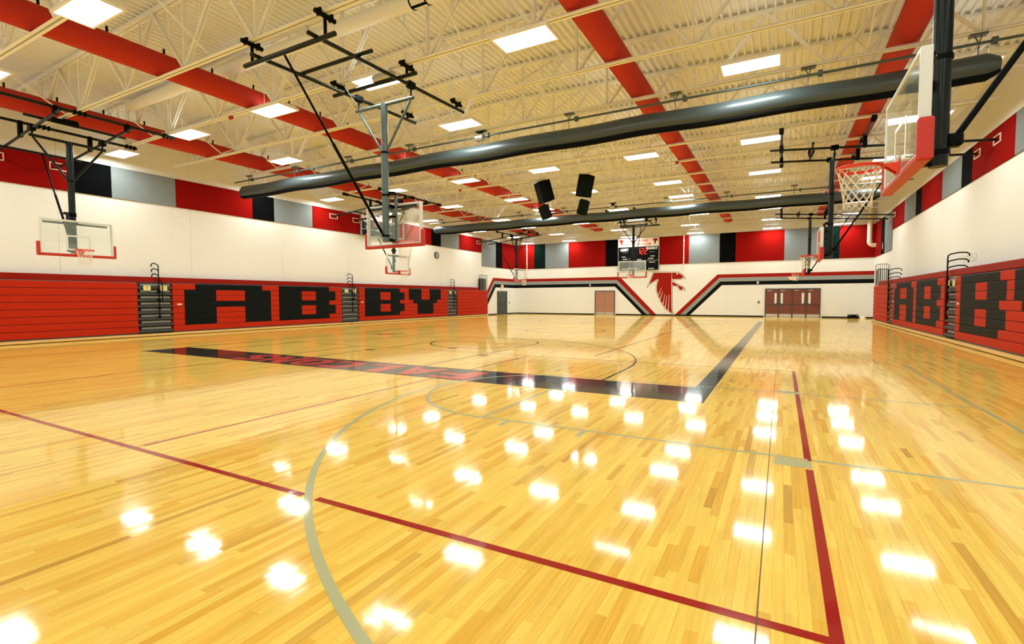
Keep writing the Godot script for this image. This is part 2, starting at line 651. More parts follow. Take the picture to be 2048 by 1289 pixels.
	for z in [-5.32, -8.92]:
		paint(fl, "court_line", "grey lane line", M.paint_grey, -3.35, 2.42, z - 0.026, z + 0.026)
	paint(fl, "court_line", "", M.paint_grey, -3.36, -3.305, -7.5, -5.32)
	for x in [-2.94, -1.95]:
		paint(fl, "court_line", "", M.paint_grey, x - 0.03, x + 0.03, -5.29, -5.06)
	paint(fl, "lane_block", "pale grey lane block", M.paint_grey, -0.03, 0.27, -5.27, -5.06)
	paint(fl, "lane_block", "pale grey lane block", M.paint_grey, -0.03, 0.27, -9.12, -8.95)
	paint(fl, "court_line", "grey baseline of the cross court", M.paint_grey, 2.385, 2.435, -13.9, 0.2)
	paint(fl, "court_line", "", M.paint_grey, 0.18, 0.21, -22.5, -17.0)
	for z in [-19.8, -23.5]:
		paint(fl, "court_line", "", M.paint_grey, -3.3, 2.42, z - 0.025, z + 0.025)
	# dark expansion seam and floor sockets
	paint(fl, "floor_seam", "", M.joint, -0.075, -0.069, -14.0, 0.5, 0.0016)
	for p in [[-10.72, -10.83], [-8.78, -12.3], [-6.98, -11.15]]:
		paint(fl, "socket_plate", "small brown floor socket plate", M.paint_maroon, p[0] - 0.16, p[0] + 0.16, p[1] - 0.09, p[1] + 0.09, 0.0022)
	# emblem by the sideline
	var wing := G.new()
	wing.prism(PackedVector2Array([Vector2(-15.75, -15.66), Vector2(-15.05, -15.68), Vector2(-14.9, -15.55), Vector2(-14.62, -15.8), Vector2(-14.1, -16.22), Vector2(-14.05, -16.36), Vector2(-14.35, -16.24), Vector2(-14.75, -16.08), Vector2(-15.0, -15.98), Vector2(-15.2, -15.85)]), Vector3(0, 0.0018, 0), Vector3.RIGHT, Vector3.BACK, -0.0008)
	part(fl, "floor_emblem", wing, M.paint_maroon, "dark red winged emblem painted near the sideline")
	# letters along the near baseline face the players on court
	var word := "FALCONS"
	for i in 7:
		var lx := -5.55 - i * 1.075
		var b := Basis(Vector3(-1, 0, 0), Vector3(0, 0, 1), Vector3(0, 1, 0))
		text_part(fl, "letter", word[i], M.paint_letter, 0.98, Vector3(lx, 0.0022, -8.13), b, 0.92, true, 0.001)

# ---------------------------------------------------------------- walls
func wall_x(called: String, label: String, x: float, into: float) -> Node3D:
	var w := setting(called, label, "wall")
	part(w, "backing", boxg(Vector3(x - into * 0.3, 4.5, (ZN + ZF) / 2), Vector3(0.2, 9.6, ZN - ZF + 0.8)), M.wall)
	var z := ZN + 0.2
	while z > ZF:
		var z1 := maxf(z - 4.55, ZF - 0.2)
		if z1 - ZF < 1.0:
			z1 = ZF - 0.2
		part(w, "wall_slab", boxg(Vector3(x - into * 0.1, 4.55, (z + z1) / 2), Vector3(0.2, 9.1, z - z1 - 0.007), 0.003), M.wall)
		z = z1
	return w

func wall_z(called: String, label: String, z: float, into: float) -> Node3D:
	var w := setting(called, label, "wall")
	part(w, "backing", boxg(Vector3((XL + XR) / 2, 4.5, z - into * 0.3), Vector3(XR - XL + 0.8, 9.6, 0.2)), M.wall)
	var x := XL
	while x < XR - 0.1:
		var x1 := minf(x + 4.775, XR)
		part(w, "wall_slab", boxg(Vector3((x + x1) / 2, 4.55, z - into * 0.1), Vector3(x1 - x - 0.006, 9.1, 0.2), 0.003), M.wall)
		x = x1
	return w

func band(w: Node3D, m: Material, label: String, pts: Array, on_z: bool, plane: float, into: float, lift: float) -> void:
	var g := G.new()
	var p := PackedVector2Array(pts)
	if on_z:
		g.prism(p, Vector3(0, 0, plane), Vector3.RIGHT, Vector3.UP, lift * into)
	else:
		g.prism(p, Vector3(plane, 0, 0), Vector3.BACK, Vector3.UP, lift * -into * -1.0)
	part(w, "painted_stripe", g, m, label)

func build_walls() -> void:
	var wl := wall_x("wall_left", "cream slab wall behind the long bleachers", XL, 1.0)
	var wr := wall_x("wall_right", "cream slab wall behind the shorter view of bleachers", XR, -1.0)
	var wf := wall_z("wall_far", "cream far wall with painted bands and bird emblem", ZF, 1.0)
	wall_z("wall_near", "cream end wall behind the camera", ZN, -1.0)
	var R: Material = M.panel_red; var B: Material = M.panel_black; var Y: Material = M.panel_grey
	var left := [[0.95, -1.43, R], [-1.43, -2.6, B], [-2.6, -4.95, Y], [-4.95, -8.45, R], [-8.45, -9.6, B], [-9.6, -11.92, Y], [-11.92, -15.43, R], [-15.43, -16.61, B], [-16.61, -18.96, Y], [-18.96, -22.5, R], [-22.5, -23.65, B], [-23.65, -26.0, Y], [-26.0, -29.57, R], [-29.57, -30.73, B], [-30.73, -33.13, Y], [-33.13, -36.6, R]]
	var right := [[0.95, -1.6, R], [-1.6, -2.75, B], [-2.75, -5.1, Y], [-5.1, -8.6, R], [-8.6, -9.75, B], [-9.75, -12.1, Y], [-12.1, -15.6, R], [-15.6, -16.75, B], [-16.75, -19.11, Y], [-19.11, -22.68, R], [-22.68, -23.81, B], [-23.81, -26.28, Y], [-26.28, -29.67, R], [-29.67, -30.81, B], [-30.81, -33.3, Y], [-33.3, -36.6, R]]
	var low := [[-36.6, -38.99, Y], [-38.99, -40.17, B], [-40.17, -42.8, R]]
	for q in [[wl, XL, 1.0, left, 5.47, 6.68], [wl, XL, 1.0, low, 4.3, 6.66], [wr, XR, -1.0, right, 5.48, 6.68], [wr, XR, -1.0, low, 4.3, 6.66]]:
		for a in q[3]:
			part(q[0], "acoustic_panel", boxg(Vector3(q[1] + q[2] * 0.02, (q[4] + q[5]) / 2, (a[0] + a[1]) / 2), Vector3(0.04, q[5] - q[4], a[0] - a[1] - 0.008), 0.006), a[2])
	var far := [[-22.9, -20.86, R], [-20.86, -19.71, M.panel_green], [-19.71, -17.34, Y], [-17.34, -13.81, R], [-13.81, -12.66, B], [-12.66, -10.3, Y], [-10.3, -6.75, R], [-6.75, -4.41, Y], [-4.41, -3.24, B], [-3.24, 0.12, R], [0.12, 2.45, Y], [2.45, 3.61, M.panel_green], [3.61, 5.66, R]]
	for a in far:
		part(wf, "acoustic_panel", boxg(Vector3((a[0] + a[1]) / 2, 5.47, ZF + 0.02), Vector3(a[1] - a[0] - 0.008, 2.32, 0.04), 0.006), a[2])
	# painted bands
	var mats := [M.stripe_red, M.stripe_grey, M.stripe_black]
	var names := ["dark red painted band", "grey painted band", "black painted band"]
	var yy := [3.36, 3.09, 2.79, 2.5]
	var lb := [-12.5, -12.77, -12.84, -12.95]      # where each edge bends down
	var lf := [-9.36, -9.83, -10.19, -10.58]       # where it meets the baseboard
	var rf := [-7.8, -7.39, -6.96, -6.59]
	var rb := [-4.55, -4.4, -4.33, -4.2]
	var zb := [-38.54, -38.72, -38.8, -38.99]
	for k in 3:
		band(wf, mats[k], names[k] + " running down to the baseboard", [Vector2(XL, yy[k]), Vector2(lb[k], yy[k]), Vector2(lf[k], 0.1), Vector2(lf[k + 1], 0.1), Vector2(lb[k + 1], yy[k + 1]), Vector2(XL, yy[k + 1])], true, ZF, 1.0, 0.003)
		band(wf, mats[k], names[k] + " rising from the baseboard over the four doors", [Vector2(rf[k], 0.1), Vector2(rb[k], yy[k]), Vector2(XR, yy[k]), Vector2(XR, yy[k + 1]), Vector2(rb[k + 1], yy[k + 1]), Vector2(rf[k + 1], 0.1)], true, ZF, 1.0, 0.003)
		var dz := 1.9
		band(wl, mats[k], names[k] + " above the green doors", [Vector2(ZF, yy[k]), Vector2(zb[k], yy[k]), Vector2(zb[k] + dz, yy[k] - dz * 1.12), Vector2(zb[k + 1] + dz, yy[k + 1] - dz * 1.12), Vector2(zb[k + 1], yy[k + 1]), Vector2(ZF, yy[k + 1])], false, XL, 1.0, -0.003)
	# bird emblem: black line, white line, red body
	var bird := PackedVector2Array([Vector2(-9.64, 3.7), Vector2(-8.62, 3.69), Vector2(-7.59, 3.68), Vector2(-7.21, 3.43), Vector2(-7.04, 3.24), Vector2(-6.99, 3.02), Vector2(-7.09, 3.06), Vector2(-7.14, 3.12), Vector2(-7.22, 3.06), Vector2(-7.31, 3.0), Vector2(-8.0, 2.98), Vector2(-8.0, 2.91), Vector2(-7.51, 2.61), Vector2(-7.13, 2.42), Vector2(-7.0, 2.25), Vector2(-7.06, 2.05), Vector2(-7.17, 2.18), Vector2(-7.28, 2.09), Vector2(-7.44, 2.09), Vector2(-7.56, 2.23), Vector2(-7.64, 2.42), Vector2(-8.03, 2.45), Vector2(-8.01, 0.89), Vector2(-7.99, 0.46), Vector2(-7.89, 0.18), Vector2(-8.13, 0.16), Vector2(-8.57, 0.51), Vector2(-8.83, 0.84), Vector2(-9.03, 1.16), Vector2(-9.26, 1.67), Vector2(-9.37, 2.05), Vector2(-9.4, 2.35), Vector2(-9.36, 2.75), Vector2(-9.26, 3.0), Vector2(-9.73, 2.74), Vector2(-10.18, 2.34)])
	var emblem := Node3D.new()
	emblem.name = "bird_emblem"
	wf.add_child(emblem)
	emblem.set_meta("label", "dark red bird emblem outlined in white and black")
	var k2 := 0
	for inset in [0.0, -0.032, -0.075]:
		for poly in ([bird] if inset == 0.0 else Geometry2D.offset_polygon(bird, inset, Geometry2D.JOIN_MITER)):
			var g := G.new()
			g.prism(poly, Vector3(0, 0, ZF), Vector3.RIGHT, Vector3.UP, 0.003 + 0.0015 * k2)
			part(emblem, ["outline", "white_line", "bird_body"][k2], g, [M.stripe_black, M.white_paint, M.stripe_red][k2])
		k2 += 1
	var fe := [[Vector2(-8.92, 2.36), Vector2(-9.2, 1.66)], [Vector2(-8.83, 2.07), Vector2(-9.04, 1.33)], [Vector2(-8.65, 1.79), Vector2(-8.78, 0.94)], [Vector2(-8.48, 1.71), Vector2(-8.6, 0.65)], [Vector2(-8.29, 1.75), Vector2(-8.35, 0.44)], [Vector2(-8.09, 3.62), Vector2(-8.08, 2.48)]]
	for l in fe:
		var d: Vector2 = (l[1] - l[0]).normalized().orthogonal() * 0.025
		var g2 := G.new()
		g2.prism(PackedVector2Array([l[0] + d * 0.4, l[0] - d * 0.4, l[1] - d, l[1] + d]), Vector3(0, 0, ZF), Vector3.RIGHT, Vector3.UP, 0.008)
		part(emblem, "feather_line", g2, M.white_paint)
	var eye := G.new()
	var ep := PackedVector2Array()
	for i in 10:
		ep.append(Vector2(-7.67, 3.5) + Vector2.from_angle(TAU * i / 10) * 0.065)
	eye.prism(ep, Vector3(0, 0, ZF), Vector3.RIGHT, Vector3.UP, 0.008)
	part(emblem, "eye", eye, M.white_paint)
	# baseboards
	for a in [[-22.9, -14.85], [-12.87, -1.2], [2.62, 5.7]]:
		var b := setting("baseboard_far", "black rubber baseboard along the far wall", "baseboard")
		part(b, "strip", boxg(Vector3((a[0] + a[1]) / 2, 0.05, ZF + 0.008), Vector3(a[1] - a[0], 0.1, 0.016), 0.004), M.base_black)
	for a in [[-37.1, -39.2], [-41.08, -42.78]]:
		var b2 := setting("baseboard_left", "black rubber baseboard beside the green doors", "baseboard")
		part(b2, "strip", boxg(Vector3(XL + 0.008, 0.05, (a[0] + a[1]) / 2), Vector3(0.016, 0.1, a[0] - a[1]), 0.004), M.base_black)

# ---------------------------------------------------------------- roof
func build_ceiling() -> void:
	var ce := setting("ceiling", "cream fluted metal roof deck", "ceiling")
	for half in [[XL - 0.2, -9.5], [-9.5, XR + 0.2]]:
		var g := G.new()
		var n := int(round((half[1] - half[0]) / 0.2))
		var w: float = (half[1] - half[0]) / n
		for i in n:
			var x: float = half[0] + i * w
			var xs := [x, x + w * 0.25, x + w * 0.34, x + w * 0.91, x + w]
			var ys := [0.0, 0.0, 0.085, 0.085, 0.0]
			for k in 4:
				var ya: float = deck_y(xs[k]) + ys[k]; var yb: float = deck_y(xs[k + 1]) + ys[k + 1]
				g.quad(Vector3(xs[k], ya, ZN + 0.1), Vector3(xs[k], ya, ZF - 0.1), Vector3(xs[k + 1], yb, ZF - 0.1), Vector3(xs[k + 1], yb, ZN + 0.1))
		part(ce, "roof_deck", g, M.deck)
	part(ce, "roof_slab", boxg(Vector3((XL + XR) / 2, 9.15, (ZN + ZF) / 2), Vector3(XR - XL + 0.8, 0.2, ZN - ZF + 0.8)), M.dark)
	# open web joists, one every 2.36 m
	var z0 := ZN
	var proto: Node3D = null
	var names := ["first", "second", "third", "fourth", "fifth", "sixth", "seventh", "eighth", "ninth", "tenth", "eleventh", "twelfth", "thirteenth", "fourteenth", "fifteenth", "sixteenth", "seventeenth", "eighteenth", "nineteenth"]
	for k in range(-2, 17):
		var z := -4.5 - 2.36 * k
		if proto == null:
			proto = setting("roof_joist", "", "joist")
			joist(proto)
			proto.position.z = z
			proto.set_meta("label", "cream open web roof joist, nineteenth from the far wall")
		else:
			var o: Node3D = proto.duplicate()
			o.name = numbered(self, "roof_joist")
			add_child(o, true)
			o.position.z = z
			o.set_meta("label", "cream open web roof joist, %s from the far wall" % names[16 - k])
	# cross bridging between neighbours
	var bi := 0
	for x in [-19.0, -11.6, -6.2, 1.6]:
		var br := setting("joist_bridging", "thin cream cross bracing between joists, %s line from the long red wall" % names[bi], "bracing")
		bi += 1
		for k in range(-2, 16):
			var za := -4.5 - 2.36 * k
			for s in [0, 1]:
				var g := G.new()
				g.bar(Vector3(x, CHORD + 0.1 if s == 0 else deck_y(x) - 0.1, za), Vector3(x, deck_y(x) - 0.1 if s == 0 else CHORD + 0.1, za - 2.36), 0.03, 0.03)
				part(br, "brace", g, M.steel)

func joist(j: Node3D) -> void:
	for s in [-0.045, 0.045]:
		var g := G.new()
		var t := signf(s)
		g.box(Vector3((XL + XR) / 2, CHORD + 0.006, s), Vector3(XR - XL - 1.2, 0.012, 0.07))
		g.box(Vector3((XL + XR) / 2, CHORD + 0.035, s - t * 0.03), Vector3(XR - XL - 1.2, 0.07, 0.01))
		part(j, "bottom_chord", g, M.steel)
	for h in [[XL, -9.5], [-9.5, XR]]:
		var g2 := G.new()
		for s in [-0.05, 0.05]:
			g2.bar(Vector3(h[0], deck_y(h[0]) - 0.045, s), Vector3(h[1], deck_y(h[1]) - 0.045, s), 0.075, 0.08)
		part(j, "top_chord", g2, M.steel)
	var step := 2.69
	for i in 11:
		var x := -4.5 + step * (i - 7) + 0.0
		if x < XL + 0.6 or x > XR - 0.6:
			continue
		for d in [-1.0, 0.0, 1.0]:
			var tx := clampf(x + d * step / 2, XL + 0.05, XR - 0.05)
			var g3 := G.new()
			var w := 0.042 if d == 0.0 else 0.055
			for s in [-0.035, 0.035]:
				g3.bar(Vector3(x + d * 0.06, CHORD + 0.05, s), Vector3(tx, deck_y(tx) - 0.08, s), w * 0.55, w)
			part(j, "web_member", g3, M.steel)
		for d in [-1.0, 1.0]:
			var mx: float = x + d * step / 4
			if mx < XL or mx > XR:
				continue
			var ym := lerpf(CHORD, deck_y(mx), 0.5)
			part(j, "web_strut", boxg(Vector3(mx, (ym + deck_y(mx)) / 2 - 0.04, 0), Vector3(0.03, deck_y(mx) - ym - 0.08, 0.04)), M.steel)

# ---------------------------------------------------------------- doors
func leaf(d: Node3D, o: Vector3, u: Vector3, w: float, h: float, m: Material, glass_side: float, bar: bool, kick: bool) -> void:
	var nrm := u.cross(Vector3.UP).normalized()
	var b := Basis(u, Vector3.UP, nrm)
	var g := G.new()
	var mid := o + u * (w / 2) + Vector3.UP * (h / 2 + 0.01)
	if glass_side == 0.0:
		g.box(mid, Vector3(w - 0.012, h, 0.045), 0.004, b)
	else:
		# leave the narrow vision panel open
		var gx := w / 2 + glass_side * w * 0.28
		var x0 := gx - 0.075; var x1 := gx + 0.075; var y0 := 1.02; var y1 := 1.84
		for q in [[0.006, x0, 0.0, h], [x1, w - 0.006, 0.0, h], [x0, x1, 0.0, y0], [x0, x1, y1, h]]:
			g.box(o + u * ((q[0] + q[1]) / 2) + Vector3.UP * ((q[2] + q[3]) / 2 + 0.01), Vector3(q[1] - q[0], q[3] - q[2], 0.045), 0.0, b)
	var l := part(d, "door_leaf", g, m)
	if glass_side != 0.0:
		var gx2 := w / 2 + glass_side * w * 0.28
		var g2 := G.new()
		g2.box(o + u * gx2 + Vector3.UP * 1.44, Vector3(0.15, 0.82, 0.012), 0.0, b)
		part(l, "vision_panel", g2, M.pale)
	if bar:
		var g3 := G.new()
		g3.box(o + u * (w / 2) + Vector3.UP * 0.98 + nrm * 0.06, Vector3(w * 0.82, 0.045, 0.05), 0.008, b)
		g3.box(o + u * (w * (0.5 + 0.38 * glass_side)) + Vector3.UP * 0.99 + nrm * 0.045, Vector3(0.09, 0.18, 0.05), 0.008, b)
		part(l, "panic_bar", g3, M.door_frame)
	else:
		var g5 := G.new()
		g5.box(o + u * (w * 0.9) + Vector3.UP * 1.0 + nrm * 0.04, Vector3(0.06, 0.16, 0.05), 0.008, b)
		part(l, "handle", g5, M.chrome)
	if kick:
		var g4 := G.new()
		g4.box(o + u * (w / 2) + Vector3.UP * 0.13 + nrm * 0.024, Vector3(w - 0.05, 0.24, 0.004), 0.0, b)
		part(l, "kick_plate", g4, M.kick)
	var g6 := G.new()
	g6.box(o + u * (w * 0.3) + Vector3.UP * (h - 0.07) + nrm * 0.05, Vector3(0.3, 0.055, 0.06), 0.008, b)
	part(l, "closer", g6, M.kick)

func door_frame(d: Node3D, o: Vector3, u: Vector3, w: float, h: float, posts: Array) -> void:
	var nrm := u.cross(Vector3.UP).normalized()
	var b := Basis(u, Vector3.UP, nrm)
	for x in posts:
		var g := G.new()
		g.box(o + u * x + Vector3.UP * (h / 2), Vector3(0.055, h, 0.11), 0.004, b)
		part(d, "door_jamb", g, M.door_frame)
	var g2 := G.new()
	g2.box(o + u * (w / 2) + Vector3.UP * (h - 0.025), Vector3(w, 0.055, 0.112), 0.004, b)
	part(d, "door_head", g2, M.door_frame)

func build_doors() -> void:
	var d := setting("door_1", "dark green double doors in the side wall past the bleachers", "door")
	var u := Vector3(0, 0, -1)
	# faces +x: u x up = (0,0,-1)x(0,1,0) = (1,0,0)
	door_frame(d, Vector3(XL + 0.03, 0, -39.25), u, 1.76, 2.17, [0.027, 1.733])
	leaf(d, Vector3(XL + 0.03, 0, -39.3), u, 0.83, 2.1, M.door_green, 0.0, true, false)
	leaf(d, Vector3(XL + 0.03, 0, -40.13), u, 0.83, 2.1, M.door_green, 0.0, true, false)
	d = setting("door_2", "tan brown double doors with steel kick plates in far wall", "door")
	u = Vector3(1, 0, 0)
	door_frame(d, Vector3(-14.78, 0, ZF + 0.03), u, 1.84, 2.15, [0.027, 1.813])
	leaf(d, Vector3(-14.725, 0, ZF + 0.03), u, 0.865, 2.08, M.door_brown, 0.0, false, true)
	leaf(d, Vector3(-13.86, 0, ZF + 0.03), u, 0.865, 2.08, M.door_brown, 0.0, false, true)
	d = setting("door_3", "row of four rust brown doors with narrow glass in far wall", "door")
	door_frame(d, Vector3(-1.12, 0, ZF + 0.03), u, 3.64, 2.18, [0.027, 0.92, 1.82, 2.72, 3.613])
	for k in 4:
		leaf(d, Vector3(-1.09 + 0.9 * k + 0.02, 0, ZF + 0.03), u, 0.86, 2.1, M.door_rust, 1.0 if k % 2 == 0 else -1.0, true, true)

# ---------------------------------------------------------------- bleachers
func seat_mesh(w: float, m: Material) -> ArrayMesh:
	# nose of one seat module: front at x = 0, looking along +x, row pitch 0.2536
	var g := G.new()
	var h := 0.2536 - 0.016
	var prof := PackedVector2Array([Vector2(-0.006, 0.0), Vector2(0.0, 0.006), Vector2(0.003, h * 0.5), Vector2(0.0, h - 0.008), Vector2(-0.008, h), Vector2(-0.26, h), Vector2(-0.26, 0.0)])
	g.prism(prof, Vector3(0, 0, w / 2), Vector3.RIGHT, Vector3.UP, -w)
	return g.mesh(m)

func letter_cells(word: String, row: int, cell: int) -> bool:
	# cells of one 20 module section that are black
	var inr := func(a: int, b: int) -> bool: return cell >= a and cell < b
	if row == 7:
		return false
	if word == "AB":
		if row == 0:
			return inr.call(2, 9) or inr.call(11, 18)
		if row == 3:
			return inr.call(1, 10) or inr.call(11, 18)
		if row == 6:
			return inr.call(1, 4) or inr.call(7, 10) or inr.call(11, 18)
		return inr.call(1, 4) or inr.call(7, 10) or inr.call(11, 14) or inr.call(16, 19)
	if word == "BY":
		var b := false
		if row == 0 or row == 3 or row == 6:
			b = inr.call(1, 8)
		else:
			b = inr.call(1, 4) or inr.call(6, 9)
		if row < 3:
			return b or inr.call(10, 13) or inr.call(15, 18)
		if row == 3:
			return b or inr.call(11, 17)
		return b or inr.call(12, 16)
	return false

func build_bleachers() -> void:
	var P := 0.4575
	var red := seat_mesh(P - 0.0008, M.seat_red)
	var blk := seat_mesh(P - 0.0008, M.seat_black)
	# left bank runs away from the camera, right bank is its mirror: [side, first z, direction, modules, word, label]
	var secs := [
		[1, -10.2, 1.0, 10, "", "plain red closed bleacher section at the near end of the long wall"],
		[1, -11.51, -1.0, 20, "AB", "red bleacher section with black block letters AB on the long wall"],
		[1, -22.03, -1.0, 20, "BY", "red bleacher section with black block letters BY on the long wall"],
		[1, -32.48, -1.0, 10, "", "plain red bleacher section at the far end of the long wall"],
		[-1, -32.78, -1.0, 10, "", "plain red bleacher section under the stacked railings beside the four doors"],
		[-1, -31.44, 1.0, 20, "AB", "closed bleacher section lettered AB opposite the long wall"],
		[-1, -20.99, 1.0, 20, "BY", "closed bleacher section lettered BY opposite the long wall, cut by the frame"],
		[-1, -10.53, 1.0, 10, "", "plain red bleacher section beside the camera, out of frame"]]
	for q in secs:
		var s: float = q[0]
		var fx: float = -22.62 if s > 0 else 4.97
		var za: float = q[1]; var dir: float = q[2]; var cnt: int = q[3]
		var zb := za + dir * P * cnt
		var t := thing("bleacher_section", q[5], "bleachers", Vector3(fx, 0, (za + zb) / 2), "closed telescopic bleachers")
		t.rotation.y = 0.0 if s > 0 else PI
		var len_ := absf(zb - za)
		for r in 8:
			for i in cnt:
				var wz := za + dir * P * (i + 0.5)
				var o := put(t, "seat_module", blk if letter_cells(q[4], r, i) else red, Vector3(0, 0.165 + (7 - r) * 0.2536, (wz - (za + zb) / 2) * s))
		var back: float = 0.30 if s > 0 else 0.70
		part(t, "frame", boxg(Vector3(-back / 2 - 0.035, 1.15, 0), Vector3(back - 0.07, 2.08, len_ - 0.01)), M.frame_steel)
		# each section carries the trim up to the middle of the aisles beside it
		var e0 := len_ / 2 + (0.65 if cnt == 20 else 0.0)
		var e1 := len_ / 2 + 0.65
		var toward := -signf(zb + za + 42.7) * s      # local direction of the hall's middle
		var lo := -e0; var hi := e0
		if cnt == 10:
			lo = -len_ / 2 if toward > 0.0 else -e1
			hi = e1 if toward > 0.0 else len_ / 2
		var cut := 1.38 if cnt == 10 and za < -30.0 else 0.0
		var tl := lo + (cut if toward > 0.0 else 0.0); var th := hi - (cut if toward < 0.0 else 0.0)
		part(t, "top_panel", boxg(Vector3(-0.11, 2.32, (tl + th) / 2), Vector3(0.18, 0.225, th - tl - 0.004), 0.02), M.cap_red)
		part(t, "plinth", boxg(Vector3(0.0, 0.065, (lo + hi) / 2), Vector3(0.16, 0.09, hi - lo - 0.006), 0.006), M.plinth)
		part(t, "skid", boxg(Vector3(-0.01, 0.0105, (lo + hi) / 2), Vector3(0.13, 0.019, hi - lo - 0.006)), M.dark)
		if q[4] != "":
			part(t, "number_tag", boxg(Vector3(0.006, 1.3, (za + dir * 0.25 - (za + zb) / 2) * s), Vector3(0.006, 0.06, 0.18)), M.tag)
	# aisles with steps and rails
	var aisles := [[1, -10.2, -11.51, "black stepped aisle between the plain section and letters AB, long wall"], [1, -20.66, -22.03, "black stepped aisle between the letters AB and BY, long wall"], [1, -31.18, -32.48, "black stepped aisle after the letter Y, long wall"],
		[-1, -31.44, -32.78, "narrow dark aisle beside the stacked railings, opposite the long wall"], [-1, -20.99, -22.29, "dark stepped aisle between letters AB and BY, opposite the long wall"], [-1, -10.55, -11.84, "dark stepped aisle out of frame beside the camera"]]
	var k := 0
	for a in aisles:
		var s: float = a[0]
		var fx: float = -22.62 if s > 0 else 4.97
		var w: float = a[1] - a[2]
		var t := thing("bleacher_aisle", a[3], "aisle", Vector3(fx, 0, (a[1] + a[2]) / 2), "bleacher aisles")
		t.rotation.y = 0.0 if s > 0 else PI
		part(t, "back_panel", boxg(Vector3(-0.305, 1.1, 0), Vector3(0.01, 2.2, w - 0.01)), M.frame_steel)
		for r in 8:
			var y := 0.165 + r * 0.2536
			part(t, "step_nose", boxg(Vector3(-0.12, y + 0.055, 0), Vector3(0.2, 0.11, w - 0.02), 0.01), M.step_rubber)
			part(t, "step_riser", boxg(Vector3(-0.17, y + 0.17, -0.06 * s), Vector3(0.12, 0.085, w - 0.2), 0.006), M.tread_grey)
		if k < 5 and k != 3:
			for sz in [-0.32, 0.3]:
				var nt := part(t, "notice", boxg(Vector3(-0.012, 1.98, sz), Vector3(0.006, 0.2, 0.26)), M.notice)
				for ln in 3:
					part(nt, "printed_line", boxg(Vector3(-0.0085, 2.04 - ln * 0.045, sz), Vector3(0.002, 0.012, 0.17 - 0.03 * ln)), M.ink)
		handrail(a, k, s, fx)
		k += 1

func handrail(a: Array, k: int, s: float, fx: float) -> void:
	var labels := ["black hooked handrail in the aisle nearest the camera, long wall", "black hooked handrail in the aisle between AB and BY, long wall", "black hooked handrail in the aisle after the letter Y, long wall", "black hooked handrail beside the stacked railings near the four doors", "tall black hooked handrail between AB and BY, opposite the long wall", "black hooked handrail out of frame beside the camera"]
	var t := thing("aisle_handrail", labels[k], "handrail", Vector3(fx + s * 0.05, 0, (a[1] + a[2]) / 2), "aisle handrails")
	t.rotation.y = 0.0 if s > 0 else PI
	var z := -0.1 * s
	var reach := 0.27 if s > 0 else 0.5
	# hooks bend back over the closed rows towards the wall
	var hook := func(y: float, u: float) -> Array:
		return [Vector3(0.02, y - 0.16, z), Vector3(0.01, y - 0.09, z), Vector3(-0.05, y - 0.045, z + 0.02 * s), Vector3(-reach * u * 0.55, y, z + 0.06 * s), Vector3(-reach * u * 0.86, y - 0.01, z + 0.1 * s), Vector3(-reach * u, y - 0.06, z + 0.12 * s), Vector3(-reach * u, y - 0.13, z + 0.12 * s)]
	var g := G.new()
	g.tube([Vector3(0.02, 0.75, z), Vector3(0.02, 2.85, z)], 0.021, 8)
	part(t, "post", g, M.pipe_black)
	for h in [[3.0, 1.0], [2.78, 0.97], [2.57, 0.93]]:
		var g2 := G.new()
		g2.tube(hook.call(h[0], h[1]), 0.021, 8)
		part(t, "hook_rail", g2, M.pipe_black)
	var g3 := G.new()
	g3.tube([Vector3(0.03, 1.4, z - 0.12), Vector3(0.03, 2.2, z - 0.12), Vector3(0.04, 2.3, z - 0.05), Vector3(0.02, 2.32, z)], 0.019, 8)
	part(t, "inner_post", g3, M.pipe_black)
	for y in [0.8, 1.15, 1.5, 1.85]:
		part(t, "socket", boxg(Vector3(0.005, y, z), Vector3(0.08, 0.09, 0.13), 0.02), M.pipe_black)

